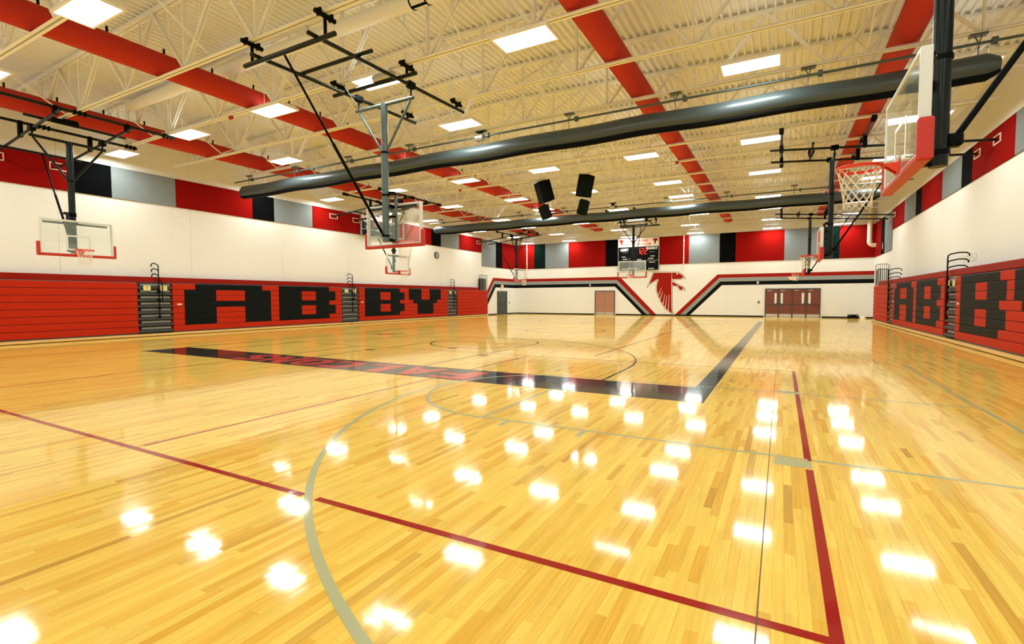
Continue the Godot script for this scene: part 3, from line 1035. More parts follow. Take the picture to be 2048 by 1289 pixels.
# ---------------------------------------------------------------- red ducts
func build_ducts() -> void:
	var D := [[-19.9, "red fabric air duct nearest the long wall"], [-13.76, "red fabric air duct above the letters, second from the long wall"], [-3.63, "red fabric air duct running down the middle of the view"], [2.33, "red fabric air duct over the glass backboard, nearest the short bleachers"]]
	for d in D:
		var t := thing("air_duct", d[1], "duct", Vector3(d[0], 7.37, 0), "red air ducts")
		var g := G.new()
		var r := 0.29
		# lathe along -z, closed with a rounded far end
		var b := Basis(Vector3.RIGHT, Vector3(0, 0, -1), Vector3.UP)
		var prof := [Vector2(r, -ZN + 0.05)]
		var z := 0.6
		while z < 40.4:
			prof.append(Vector2(r, z))
			z += 2.36
		for q in [[1.0, 40.6], [0.9, 40.95], [0.68, 41.2], [0.35, 41.35], [0.0, 41.4]]:
			prof.append(Vector2(r * q[0], q[1]))
		g.lathe(prof, Vector3.ZERO, b, 24)
		part(t, "duct_tube", g, M.duct)
		for k in range(-1, 34):
			var hz := -1.0 - 1.2 * k
			var hg := G.new()
			hg.box(Vector3(0, 0.36, hz), Vector3(0.03, 0.16, 0.05), 0.006)
			part(t, "hanger_clip", hg, M.hook)
		part(t, "hanger_cable", rodg(Vector3(0, 0.43, ZN - 0.1), Vector3(0, 0.43, -40.8), 0.006, 5), M.steel)
	# round cream supply pipe across the hall between two joists
	var p := thing("supply_pipe", "round cream supply pipe running between joists above the red ducts", "pipe")
	part(p, "pipe_run", rodg(Vector3(-19.5, 8.06, -8.8), Vector3(-2.6, 8.06, -8.8), 0.17, 20), M.deck)
	for x in [-18.2, -15.4, -12.6, -9.8, -7.0, -4.2]:
		var g2 := G.new()
		g2.tube([Vector3(x - 0.02, 8.06, -8.8), Vector3(x + 0.02, 8.06, -8.8)], 0.178, 20)
		part(p, "pipe_joint", g2, M.steel)
	var band_g := G.new()
	for x in [-7.25, -6.85]:
		band_g.tube([Vector3(x - 0.015, 8.06, -8.8), Vector3(x + 0.015, 8.06, -8.8)], 0.182, 20)
	band_g.box(Vector3(-7.05, 7.89, -8.75), Vector3(0.42, 0.03, 0.05))
	part(p, "green_marker", band_g, M.panel_green, "green marker frame taped on the pipe")
	for x in [-16.0, -11.0, -6.0]:
		part(p, "pipe_hanger", rodg(Vector3(x, 8.2, -8.8), Vector3(x, deck_y(x), -8.8), 0.008, 5), M.steel)

# ---------------------------------------------------------------- divider curtains
func build_curtains() -> void:
	for q in [[-13.97, 6.31, "grey divider curtain rolled up overhead, crossing the hall nearer the camera", -8.75], [-28.1, 6.27, "grey divider curtain rolled up overhead, crossing the hall beyond the hanging loudspeakers", -8.65]]:
		var z: float = q[0]; var y: float = q[1]
		var t := thing("divider_curtain", q[2], "curtain", Vector3(0, 0, z), "rolled divider curtains")
		var x0 := -21.5; var x1 := 3.85
		var f := FastNoiseLite.new()
		f.seed = int(-z)
		f.frequency = 0.35
		for layer in 2:
			var g := G.new()
			var n := 120; var s := 26
			var rows := []
			for i in n + 1:
				var u := float(i) / n
				var x := lerpf(x0, x1, u)
				var sag := 0.035 * sin(u * PI * 7.0) * sin(u * PI * 7.0)
				var end := clampf(minf(u, 1.0 - u) * n * 0.5 + 0.6, 0.6, 1.0)
				var ring := []
				for k in s:
					var a := TAU * k / s
					var r := 0.235 * (1.0 + 0.16 * f.get_noise_3d(x * 0.35, cos(a) * 3.5, sin(a) * 3.5))
					var py := sin(a) * r * 1.12; var pz := cos(a) * r * 0.95
					if layer == 1:
						py = -0.235 + sin(a) * 0.07; pz = cos(a) * 0.13 + 0.03
					ring.append(Vector3(x, y + py * end - sag, pz * end))
				rows.append(ring)
			for i in n:
				for k in s:
					var l := (k + 1) % s
					var A: Vector3 = rows[i][k]; var B: Vector3 = rows[i][l]; var C: Vector3 = rows[i + 1][l]; var D: Vector3 = rows[i + 1][k]
					var ma: Vector3 = (rows[i][0] + rows[i][s / 2]) / 2.0; var mb: Vector3 = (rows[i + 1][0] + rows[i + 1][s / 2]) / 2.0
					g.tri(A, C, B, (A - ma).normalized(), (C - mb).normalized(), (B - ma).normalized())
					g.tri(A, D, C, (A - ma).normalized(), (D - mb).normalized(), (C - mb).normalized())
			part(t, "rolled_sheet" if layer == 0 else "bottom_hem", g, M.curtain if layer == 0 else M.curtain_black)
		part(t, "drive_pipe", rodg(Vector3(x0 - 0.4, y + 0.48, 0.05), Vector3(x1 + 1.2, y + 0.48, 0.05), 0.03, 10), M.grey_pipe)
		var x := x0 + 0.6
		while x < x1:
			var g2 := G.new()
			g2.box(Vector3(x, CHORD - 0.02, 0), Vector3(0.3, 0.04, 0.16), 0.008)
			g2.rod(Vector3(x - 0.06, CHORD - 0.03, 0), Vector3(x, y + 0.48, 0.05), 0.012, 6)
			g2.rod(Vector3(x + 0.06, CHORD - 0.03, 0), Vector3(x, y + 0.48, 0.05), 0.012, 6)
			g2.rod(Vector3(x, y + 0.48, 0.05), Vector3(x, y + 0.15, 0.0), 0.01, 6)
			part(t, "hanger", g2, M.grey_pipe)
			part(t, "lift_spool", rodg(Vector3(x + 0.2, y + 0.48, 0.05), Vector3(x + 0.29, y + 0.48, 0.05), 0.08, 14), M.grey_pipe)
			x += 3.05
		var mx: float = q[3]
		var g3 := G.new()
		g3.box(Vector3(mx, CHORD - 0.14, 0), Vector3(0.14, 0.26, 0.14), 0.02)
		g3.box(Vector3(mx, CHORD - 0.02, 0), Vector3(0.36, 0.06, 0.12), 0.015)
		part(t, "motor_mount", g3, M.pipe_black)
		part(t, "winch_motor", rodg(Vector3(mx - 0.14, y + 0.46, 0.05), Vector3(mx + 0.14, y + 0.46, 0.05), 0.12, 16), M.chrome)

# ---------------------------------------------------------------- basketball backstops
func net_mesh() -> ArrayMesh:
	var g := G.new()
	var levels := 7; var n := 12
	var at := func(lv: float, k: float) -> Vector3:
		var u: float = lv / levels
		var r := lerpf(0.222, 0.128, pow(u, 0.62))
		if u > 0.75:
			r += (u - 0.75) * 0.06
		var a: float = TAU * (k + (0.5 if int(lv) % 2 == 1 else 0.0)) / n
		return Vector3(cos(a) * r, -0.015 - 0.46 * pow(u, 0.9), sin(a) * r)
	for lv in levels:
		for k in n:
			var p: Vector3 = at.call(lv, k)
			var kk := k if lv % 2 == 1 else k
			var q1: Vector3 = at.call(lv + 1, kk)
			var q2: Vector3 = at.call(lv + 1, kk + (1 if lv % 2 == 1 else -1))
			g.tube([p, q1], 0.0042, 4)
			g.tube([p, q2], 0.0042, 4)
	return g.mesh(M.net)

func backstop(label: String, o: Vector3, F: Vector3, kind: String, pole_mat: Material, wall_f: float) -> void:
	var S := F.cross(Vector3.UP).normalized()
	var t := thing("basketball_backstop", label, "basketball hoop", o, "ceiling hung basketball backstops")
	var b := Basis(S, Vector3.UP, -F)          # local x along S, local -z along F
	t.basis = b
	# local helper axes: s = x, y, f = -z
	var P := func(f: float, s: float, y: float) -> Vector3: return Vector3(s, y, -f)
	# board
	var bd := Node3D.new()
	bd.name = "backboard"
	t.add_child(bd)
	part(bd, "glass", boxg(P.call(-0.012, 0, 3.435), Vector3(1.76, 1.0, 0.014)), M.glass)
	var fr := G.new()
	for s in [-0.895, 0.895]:
		fr.box(P.call(-0.045, s, 3.435), Vector3(0.045, 1.07, 0.1), 0.006)
	for y in [2.925, 3.945]:
		fr.box(P.call(-0.045, 0, y), Vector3(1.745, 0.05, 0.1), 0.006)
	part(bd, "frame", fr, M.frame_white)
	var sq := G.new()
	for s in [-0.28, 0.28]:
		sq.box(P.call(-0.004, s, 3.28), Vector3(0.05, 0.46, 0.004))
	for y in [3.07, 3.485]:
		sq.box(P.call(-0.004, 0, y), Vector3(0.51, 0.05, 0.004))
	part(bd, "target_square", sq, M.frame_white)
	var pad := G.new()
	pad.box(P.call(-0.045, 0, 2.892), Vector3(1.9, 0.085, 0.135), 0.022)
	for s in [-0.955, 0.955]:
		pad.box(P.call(-0.045, s, 3.06), Vector3(0.07, 0.42, 0.135), 0.022)
	part(bd, "edge_padding", pad, M.pad)
	# rim
	var rim := G.new()
	var ring := []
	for k in 32:
		var a := TAU * k / 32
		ring.append(P.call(0.381 + cos(a) * 0.229, sin(a) * 0.229, 3.05))
	rim.tube(ring, 0.0105, 8, true)
	for k in range(4, 29):
		var a2 := TAU * k / 32; var a3 := TAU * (k + 1) / 32
		rim.quad(P.call(0.381 + cos(a2) * 0.229, sin(a2) * 0.229, 3.02), P.call(0.381 + cos(a3) * 0.229, sin(a3) * 0.229, 3.02), P.call(0.381 + cos(a3) * 0.229, sin(a3) * 0.229, 3.045), P.call(0.381 + cos(a2) * 0.229, sin(a2) * 0.229, 3.045))
	rim.box(P.call(0.01, 0, 3.01), Vector3(0.2, 0.16, 0.02), 0.004)
	rim.prism(PackedVector2Array([Vector2(-0.1, 0.0), Vector2(0.1, 0.0), Vector2(0.07, 0.17), Vector2(-0.07, 0.17)]), P.call(0.0, 0, 3.035), Vector3.RIGHT, Vector3.FORWARD, 0.02)
	for s in [-0.075, 0.055]:
		rim.prism(PackedVector2Array([Vector2(0.0, 0.02), Vector2(0.0, -0.1), Vector2(0.15, 0.02)]), P.call(0.01, s, 3.03), Vector3.FORWARD, Vector3.UP, -0.018)
	var ro := part(t, "rim", rim, M.rim, "orange rim")
	var nt := put(ro, "net", net, P.call(0.381, 0, 3.05))
	nt.set_meta("label", "white cord net")
	# mast behind the board
	var pf := -0.35
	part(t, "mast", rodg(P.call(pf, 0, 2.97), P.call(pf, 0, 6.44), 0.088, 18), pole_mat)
	for y in [3.12, 4.15, 5.22]:
		part(t, "mast_collar", rodg(P.call(pf, 0, y - 0.025), P.call(pf, 0, y + 0.025), 0.102, 18), M.pipe_black)
	for y in [3.03, 3.9]:
		part(t, "board_arm", boxg(P.call(-0.19, 0.02, y), Vector3(0.1, 0.08, 0.3), 0.01), M.pipe_black)
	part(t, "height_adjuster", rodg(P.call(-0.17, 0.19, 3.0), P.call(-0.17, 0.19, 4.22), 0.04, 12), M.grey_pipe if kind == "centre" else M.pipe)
	part(t, "adjuster_bracket", boxg(P.call(-0.26, 0.1, 4.2), Vector3(0.3, 0.07, 0.16), 0.012), M.pipe_black)
	part(t, "adjuster_bracket", boxg(P.call(-0.22, 0.1, 3.62), Vector3(0.24, 0.05, 0.1), 0.012), M.pipe_black)
	part(t, "top_rail", boxg(P.call(-0.12, 0, 3.87), Vector3(1.62, 0.06, 0.05), 0.008), M.pipe)
	# trunnion and V braces
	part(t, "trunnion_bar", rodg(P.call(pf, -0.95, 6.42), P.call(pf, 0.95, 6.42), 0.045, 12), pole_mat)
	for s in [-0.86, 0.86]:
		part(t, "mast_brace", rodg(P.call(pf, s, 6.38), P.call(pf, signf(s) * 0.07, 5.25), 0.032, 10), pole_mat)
	var yh := func(f: float) -> float:
		if kind == "centre":
			return 6.62 + (f + 3.1) * 0.04
		return lerpf(6.29, 6.82, clampf((f - wall_f) / (1.6 - wall_f), 0.0, 1.0))
	for s in [-0.87, 0.87]:
		var top: float = yh.call(pf)
		part(t, "hanger_link", rodg(P.call(pf, s, 6.46), P.call(pf, s, top), 0.024, 8), M.pipe_black)
		part(t, "hanger_block", boxg(P.call(pf, s, top), Vector3(0.16, 0.16, 0.24), 0.025), M.pipe_black)
	var zc := o.z
	if kind == "centre":
		var fs := []
		for k in range(0, 17):
			var jz := -4.5 - 2.36 * k
			var f := (jz - zc) * F.z
			if f > -3.5 and f < 2.75:
				fs.append(f)
		fs.sort()
		var fb: float = fs[0]; var fe: float = fs[fs.size() - 1]
		for s in [-0.87, 0.87]:
			part(t, "header_pipe", rodg(P.call(fb - 0.2, s, yh.call(fb)), P.call(fe + 0.35, s, yh.call(fe)), 0.042, 12), M.pipe)
		part(t, "cross_pipe", rodg(P.call(fb, -1.38, 6.56), P.call(fb, 1.38, 6.56), 0.048, 12), M.pipe)
		part(t, "cross_pipe", rodg(P.call(fb + 1.1, -1.1, 6.74), P.call(fb + 1.1, 1.25, 6.74), 0.042, 12), M.pipe)
		part(t, "cross_pipe", rodg(P.call(fs[1], -1.3, 6.74), P.call(fs[1], 1.4, 6.74), 0.045, 12), M.pipe)
		for i in fs.size():
			for s in [-1.0, 1.0]:
				var sx: float = s * (0.87 if i == fs.size() - 1 else 1.12)
				var g := G.new()
				g.rod(P.call(fs[i] - 0.24, sx, CHORD - 0.05), P.call(fs[i] + 0.24, sx, CHORD - 0.05), 0.045, 12)
				g.rod(P.call(fs[i], sx, CHORD - 0.06), P.call(fs[i], sx, 6.6 if i == 0 else 6.76), 0.032, 10)
				g.box(P.call(fs[i] - 0.14, sx, CHORD - 0.03), Vector3(0.11, 0.13, 0.04))
				g.box(P.call(fs[i] + 0.14, sx, CHORD - 0.03), Vector3(0.11, 0.13, 0.04))
				part(t, "joist_clamp", g, M.pipe_black)
		var A: Vector3 = P.call(fb, -0.08, 6.5); var B: Vector3 = P.call(pf - 0.1, 0, 3.14)
		part(t, "rear_brace", rodg(A, B, 0.026, 10), M.pipe_black)
		part(t, "brace_sleeve", rodg(A.lerp(B, 0.44), A.lerp(B, 0.98), 0.036, 10), M.pipe_black)
		var wg := G.new()
		wg.box(P.call(fs[1] + 0.02, 0.35, 6.86), Vector3(0.42, 0.16, 0.2), 0.03)
		wg.rod(P.call(fs[1], 0.1, 6.86), P.call(fs[1], 0.7, 6.86), 0.09, 14)
		part(t, "winch", wg, M.chrome if zc > -20 else M.pipe_black)
		part(t, "lift_cable", rodg(P.call(fb + 1.1, 0.0, 6.7), P.call(pf, 0.1, 5.3), 0.006, 5), M.chrome)
	else:
		for s in [-0.87, 0.87]:
			part(t, "header_pipe", rodg(P.call(1.62, s, yh.call(1.62)), P.call(wall_f + 0.06, s, yh.call(wall_f)), 0.04, 12), M.pipe)
			var g2 := G.new()
			g2.box(P.call(wall_f + 0.055, s, yh.call(wall_f) + 0.12), Vector3(0.56, 0.025, 0.03))
			g2.box(P.call(wall_f + 0.055, s, yh.call(wall_f) - 0.12), Vector3(0.56, 0.025, 0.03))
			for q in [-0.27, 0.27]:
				g2.box(P.call(wall_f + 0.055, s + q, yh.call(wall_f)), Vector3(0.025, 0.24, 0.03))
			part(t, "wall_plate", g2, M.sign_white)
		# joist beams along the hall
		for f in [1.26, -1.2]:
			var zs := []
			for k in range(-1, 17):
				var jz2 := -4.5 - 2.36 * k
				if absf(jz2 - zc) < 2.75:
					zs.append((jz2 - zc) * S.z)
			zs.sort()
			var y0 := CHORD - 0.06
			part(t, "beam_pipe", rodg(P.call(f, zs[0] - 0.2, y0), P.call(f, zs[zs.size() - 1] + 0.2, y0), 0.045, 12), M.pipe)
			for z in zs:
				var g3 := G.new()
				for q in [-0.12, 0.0, 0.12]:
					g3.box(P.call(f, z + q, y0), Vector3(0.05, 0.14, 0.13), 0.01)
				part(t, "joist_clamp", g3, M.pipe_black)
			for s in [-0.87, 0.87]:
				part(t, "drop_clamp", boxg(P.call(f, s, (y0 + yh.call(f)) / 2), Vector3(0.12, maxf(0.14, y0 - yh.call(f) + 0.1), 0.12), 0.02), M.pipe_black)
		part(t, "cross_pipe", rodg(P.call(0.3, -1.25, 6.8), P.call(0.3, 1.25, 6.8), 0.038, 10), M.pipe)
		part(t, "cross_pipe", rodg(P.call(-2.35, -1.05, yh.call(-2.35) - 0.06), P.call(-2.35, 1.05, yh.call(-2.35) - 0.06), 0.038, 10), M.pipe)
		var A2: Vector3 = P.call(-2.35, 0, yh.call(-2.35) - 0.1); var B2: Vector3 = P.call(pf - 0.1, 0, 3.2)
		part(t, "rear_brace", rodg(A2, B2, 0.024, 10), M.pipe_black)
		part(t, "brace_sleeve", rodg(A2.lerp(B2, 0.45), B2, 0.034, 10), M.pipe_black)
		part(t, "brace_bracket", boxg(P.call(pf - 0.13, 0, 3.24), Vector3(0.14, 0.14, 0.14), 0.02), M.pipe_black)
		var wg2 := G.new()
		wg2.box(P.call(0.3, 0.2, 6.86), Vector3(0.4, 0.16, 0.2), 0.03)
		wg2.rod(P.call(0.3, 0.0, 6.84), P.call(0.3, 0.62, 6.84), 0.08, 14)
		part(t, "winch", wg2, M.pipe_black)

var net: ArrayMesh

func build_backstops() -> void:
	net = net_mesh()
	backstop("basketball backstop turned away from the camera under a large black ceiling frame", Vector3(-8.93, 0, -10.0), Vector3(0, 0, -1), "centre", M.grey_pipe, 0.0)  # grey mast: the light it catches is put into the colour
	backstop("basketball backstop facing the camera in front of the far wall scoreboard", Vector3(-8.88, 0, -33.15), Vector3(0, 0, 1), "centre", M.pipe, 0.0)
	var zs := [-7.17, -21.3, -36.9]
	var ll := ["basketball backstop with glass board nearest the camera along the long wall", "basketball backstop along the long wall, below the turned-away board", "basketball backstop in front of the green doors"]
	var rl := ["large glass backboard seen edge on at the frame's upper corner", "basketball backstop seen edge on, second along the short bleachers", "basketball backstop seen edge on, farthest along the short bleachers"]
	for k in 3:
		var lx: float = [-19.33, -18.8, -19.33][k]
		backstop(ll[k], Vector3(lx, 0, zs[k]), Vector3(1, 0, 0), "side", M.pipe, XL - lx)
		backstop(rl[k], Vector3(1.15, 0, zs[k]), Vector3(-1, 0, 0), "side", M.pipe, 1.15 - XR)

# ---------------------------------------------------------------- scoreboards
func seg_digit(parent: Node, d: int, at: Vector3, b: Basis, w: float, h: float) -> void:
	var on: Array = {1: [0, 0, 1, 0, 0, 1, 0], 2: [1, 0, 1, 1, 1, 0, 1], 0: [1, 1, 1, 0, 1, 1, 1]}[d]
	var t := h * 0.13
	var spots := [[0.0, h / 2, w, t], [-w / 2, h / 4, t, h / 2], [w / 2, h / 4, t, h / 2], [0.0, 0.0, w, t], [-w / 2, -h / 4, t, h / 2], [w / 2, -h / 4, t, h / 2], [0.0, -h / 2, w, t]]
	var g := G.new()
	for k in 7:
		if on[k] == 1:
			g.box(at + b * Vector3(spots[k][0], spots[k][1], 0), Vector3(spots[k][2] * 0.9, spots[k][3] * 0.9, 0.012), 0.0, b)
	part(parent, "lit_digit", g, M.led, "glowing red digit")

func scoreboard(label: String, o: Vector3, u: Vector3, w: float, k: float, digits: Array) -> void:
	# o: lower corner at the start of u; k: height scale
	var nrm := u.cross(Vector3.UP).normalized()
	var b := Basis(u, Vector3.UP, nrm)
	var t := thing("scoreboard", label, "scoreboard", o, "scoreboards")
	t.basis = b
	var I := Basis()
	var y1 := 0.82 * k; var y2 := 2.03 * k; var y3 := 2.76 * k
	part(t, "score_panel", boxg(Vector3(w / 2, y1 / 2, 0.07), Vector3(w, y1 - 0.03, 0.13), 0.01), M.board_black)
	part(t, "main_panel", boxg(Vector3(w / 2, (y1 + y2) / 2, 0.07), Vector3(w, y2 - y1 - 0.02, 0.13), 0.01), M.board_black)
	part(t, "sign_panel", boxg(Vector3(w / 2, (y2 + y3) / 2, 0.07), Vector3(w, y3 - y2 - 0.02, 0.12), 0.01), M.sign_white)
	for q in [[0.0, 0.03], [y1, 0.03], [y2, 0.03], [y3, 0.03]]:
		part(t, "frame_rail", boxg(Vector3(w / 2, q[0], 0.075), Vector3(w + 0.04, q[1], 0.14), 0.006), M.letter_grey)
	for x in [0.0, w]:
		part(t, "frame_rail", boxg(Vector3(x, y3 / 2, 0.075), Vector3(0.03, y3, 0.14), 0.006), M.letter_grey)
	var z := 0.137
	text_part(t, "team_name", "ABBY", M.letter_white, 0.24 * k, Vector3(w * 0.155, y2 - 0.25 * k, z), I, w * 0.21)
	text_part(t, "team_name", "GUEST", M.letter_white, 0.22 * k, Vector3(w * 0.83, y2 - 0.19 * k, z), I, w * 0.28)
	for q in [["FOULS", 0.14, y1 + 0.36 * k, 0.1], ["BONUS", 0.18, y1 + 0.16 * k, 0.12], ["FOULS", 0.85, y1 + 0.36 * k, 0.1], ["BONUS", 0.81, y1 + 0.16 * k, 0.12], ["PERIOD", 0.53, y1 + 0.09 * k, 0.1], ["SCORE", 0.15, 0.13 * k, 0.12], ["SCORE", 0.48, 0.13 * k, 0.12], ["SCORE", 0.82, 0.13 * k, 0.13], ["FOULS", 0.84, y1 - 0.16 * k, 0.14]]:
		text_part(t, "caption", q[0], M.letter_white, 0.085 * k, Vector3(w * q[1], q[2], z), I, w * q[3])
	for q in [[0.16, 0.72], [0.84, 0.72]]:
		part(t, "trim_line", boxg(Vector3(w * q[0], y1 + q[1] * k, z), Vector3(w * 0.14, 0.018, 0.006)), M.letter_grey)
	for i in digits.size():
		if digits[i] >= 0:
			seg_digit(t, digits[i], Vector3(w * (0.43 + 0.085 * i), y2 - 0.4 * k, 0.142), I, w * 0.055, 0.48 * k)
	text_part(t, "sign_text", "ABBOTSFORD", M.sign_red, 0.2 * k, Vector3(w * 0.47, y2 + 0.47 * k, 0.133), I, w * 0.54)
	text_part(t, "sign_text", "BOOSTER CLUB", M.sign_red, 0.2 * k, Vector3(w * 0.49, y2 + 0.19 * k, 0.133), I, w * 0.62)
	for s in [1.0, -1.0]:
		var poly := PackedVector2Array()
		for p in [[-0.2, 0.27], [0.09, 0.28], [0.22, 0.18], [0.2, 0.12], [0.08, 0.14], [0.18, 0.02], [0.06, 0.06], [0.07, -0.28], [-0.06, -0.12], [-0.12, 0.12], [-0.26, 0.06]]:
			poly.append(Vector2(p[0] * s, p[1]) * k * 0.95)
		var g := G.new()
		g.prism(poly, Vector3(w * (0.09 if s > 0 else 0.91), y2 + 0.36 * k, 0.13), Vector3.RIGHT, Vector3.UP, 0.004)
		part(t, "small_emblem", g, M.stripe_red)

func build_scoreboards() -> void:
	scoreboard("black scoreboard with white banner on the far wall beside the bird emblem", Vector3(-12.63, 3.87, ZF + 0.045), Vector3(1, 0, 0), 3.49, 1.0, [-1, 1, 2, 2])
	scoreboard("black scoreboard with white banner high on the long wall", Vector3(XL + 0.045, 5.42, -22.5), Vector3(0, 0, -1), 2.75, 0.52, [2, 0])

# ---------------------------------------------------------------- loudspeakers
func speaker(label: String, at: Vector3, size: Vector3, turn: Vector3, rod_to: float) -> void:
	var t := thing("loudspeaker", label, "speaker", at, "hanging loudspeakers")
	var b := Basis.from_euler(turn)
	var g := G.new()
	var h := size / 2
	# cabinet that narrows towards its back
	var f := [Vector3(-h.x, -h.y, h.z), Vector3(h.x, -h.y, h.z), Vector3(h.x, h.y, h.z), Vector3(-h.x, h.y, h.z)]
	var r := [Vector3(-h.x * 0.62, -h.y, -h.z), Vector3(h.x * 0.62, -h.y, -h.z), Vector3(h.x * 0.62, h.y, -h.z), Vector3(-h.x * 0.62, h.y, -h.z)]
	g.quad(b * r[3], b * r[2], b * r[1], b * r[0])
	for k in 4:
		var l := (k + 1) % 4
		g.quad(b * f[l], b * f[k], b * r[k], b * r[l])
	g.quad(b * f[0], b * f[1], b * f[2], b * f[3])
	part(t, "cabinet", g, M.speaker)
	var g2 := G.new()
	g2.box(b * Vector3(0, 0, h.z + 0.01), Vector3(size.x * 0.94, size.y * 0.94, 0.02), 0.006, b)
	part(t, "grille", g2, M.grille)
	var g3 := G.new()
	g3.box(b * Vector3(0, -h.y - 0.012, 0), Vector3(size.x * 0.5, 0.025, size.z * 0.6), 0.005, b)
	g3.box(b * Vector3(0, h.y + 0.012, 0), Vector3(size.x * 0.5, 0.025, size.z * 0.6), 0.005, b)
	part(t, "bracket", g3, M.pipe_black)
	for s in [-0.5, 0.5]:
		var p := b * Vector3(s * size.x * 0.5, h.y, 0)
		part(t, "suspension_wire", rodg(p, Vector3(p.x, rod_to - at.y, p.z), 0.007, 5), M.hook)

func build_speakers() -> void:
	speaker("large black hanging loudspeaker of the pair nearer the long wall", Vector3(-9.86, 6.52, -21.35), Vector3(0.62, 0.95, 0.62), Vector3(0.3, -0.75, 0.0), 7.0)
	speaker("small dark green loudspeaker hanging below, nearer the long wall", Vector3(-9.84, 5.58, -21.4), Vector3(0.46, 0.62, 0.36), Vector3(0.38, -0.55, 0.12), 5.97)
	speaker("large black hanging loudspeaker of the pair nearer the short bleachers", Vector3(-7.94, 6.6, -21.35), Vector3(0.72, 0.95, 0.62), Vector3(0.35, 0.6, -0.1), 7.0)
	speaker("small dark green loudspeaker hanging below, nearer the short bleachers", Vector3(-8.0, 5.64, -21.4), Vector3(0.48, 0.64, 0.36), Vector3(0.32, 0.5, -0.2), 6.05)

# ---------------------------------------------------------------- small things
func build_small_things() -> void:
	# stacked guard railings on the far bleacher ends
	for q in [[1.0, -22.72, -36.42, "stack of black guard railings on the far end of the long bleachers"], [-1.0, 5.07, -36.65, "stack of black guard railings above bleachers beside the four doors"]]:
		var s: float = q[0]
		var t := thing("guard_railing", q[3], "railing", Vector3(q[1], 2.2, q[2]), "stacked guard railings")
		for k in 5:
			var y1 := 1.3 if k == 0 else 1.0
			# the long wall's stack stands along the rows, the other one across them
			var half := (0.6 if s > 0 else 0.32) if k == 0 else (0.48 if s > 0 else 0.27)
			var off := 0.05 - 0.045 * k
			var at := func(u: float, y: float) -> Vector3: return Vector3(off, y, u) if s > 0 else Vector3(u + 0.24, y, -off - 0.3)
			var g := G.new()
			g.tube([at.call(half, 0.0), at.call(half, y1 - 0.06), at.call(half - 0.05, y1), at.call(-half + 0.05, y1), at.call(-half, y1 - 0.06), at.call(-half, 0.0)], 0.017, 6)
			part(t, "rail_frame", g, M.pipe_black)
			for i in range(1, 6):
				var u := lerpf(half, -half, i / 6.0)
				part(t, "baluster", rodg(at.call(u, 0.0), at.call(u, y1), 0.011, 5), M.pipe_black)
	# clock and hanging hoop ring
	var c := thing("wall_clock", "round white faced clock on the long wall", "clock", Vector3(XL, 4.77, -30.2))
	var bx := Basis(Vector3(0, 1, 0), Vector3(1, 0, 0), Vector3(0, 0, -1))
	var g1 := G.new()
	g1.lathe([Vector2(0.25, 0.0), Vector2(0.25, 0.07), Vector2(0.235, 0.08), Vector2(0.215, 0.07)], Vector3.ZERO, bx, 28)
	part(c, "case", g1, M.board_black)
	var g2 := G.new()
	g2.lathe([Vector2(0.22, 0.045), Vector2(0.0, 0.05)], Vector3.ZERO, bx, 28)
	part(c, "dial", g2, M.letter_grey)
	for a in [[0.5, 0.12, 0.02], [2.2, 0.17, 0.014]]:
		var gh := G.new()
		gh.bar(Vector3(0.058, 0, 0), Vector3(0.058, cos(a[0]) * a[1], sin(a[0]) * a[1]), a[2], 0.006)
		part(c, "hand", gh, M.board_black)
	for k in 12:
		var gm := G.new()
		var d := Vector3(0, cos(TAU * k / 12), sin(TAU * k / 12))
		gm.bar(d * 0.17 + Vector3(0.054, 0, 0), d * 0.2 + Vector3(0.054, 0, 0), 0.012, 0.004)
		part(c, "hour_mark", gm, M.board_black)
	var w := thing("wall_clock", "thin round clock on the short side wall near the corner pipe", "clock", Vector3(XR - 0.045, 4.78, -39.2))
	var bx2 := Basis(Vector3(0, 1, 0), Vector3(-1, 0, 0), Vector3(0, 0, 1))
	var g3 := G.new()
	g3.lathe([Vector2(0.3, 0.0), Vector2(0.3, 0.06), Vector2(0.27, 0.07), Vector2(0.26, 0.05)], Vector3.ZERO, bx2, 28)
	part(w, "case", g3, M.board_black)
	var g4 := G.new()
	g4.lathe([Vector2(0.265, 0.04), Vector2(0.0, 0.042)], Vector3.ZERO, bx2, 28)
	part(w, "dial", g4, M.letter_grey)
	# pipes on the far wall
	for q in [[-21.62, 0.045, 3.5, 7.6, "slim white drain pipe on the far wall near the corner by the green doors"], [-7.15, 0.04, 4.1, 7.6, "slim white pipe on the far wall above the bird emblem"]]:
		var p := thing("wall_pipe", q[4], "pipe", Vector3(q[0], 0, ZF + 0.1))
		var g5 := G.new()
		g5.tube([Vector3(0, q[3], 0), Vector3(0, q[2] + 0.12, 0), Vector3(0.02, q[2] + 0.03, -0.02), Vector3(0.06, q[2], -0.08)], q[1], 12)
		part(p, "pipe_run", g5, M.pvc)
		for y in [4.8, 6.2]:
			part(p, "pipe_strap", boxg(Vector3(0, y, -0.03), Vector3(q[1] * 2 + 0.05, 0.04, 0.1)), M.steel)
	var rp := thing("wall_pipe", "thick white bent pipe in the corner above the stacked railings", "pipe", Vector3(5.3, 0, ZF + 0.55))
	var pts := [Vector3(0, 8.3, 0), Vector3(0, 5.35, 0)]
	for k in range(1, 7):
		var a := PI / 2 * k / 6
		pts.append(Vector3(0.24 - cos(a) * 0.24, 5.35 - sin(a) * 0.24, 0))
	pts.append(Vector3(0.38, 5.11, 0))
	var g6 := G.new()
	g6.tube(pts, 0.15, 16)
	part(rp, "pipe_run", g6, M.pvc)
	part(rp, "pipe_coupling", rodg(Vector3(0, 5.34, 0), Vector3(0, 5.46, 0), 0.162, 16), M.pvc)
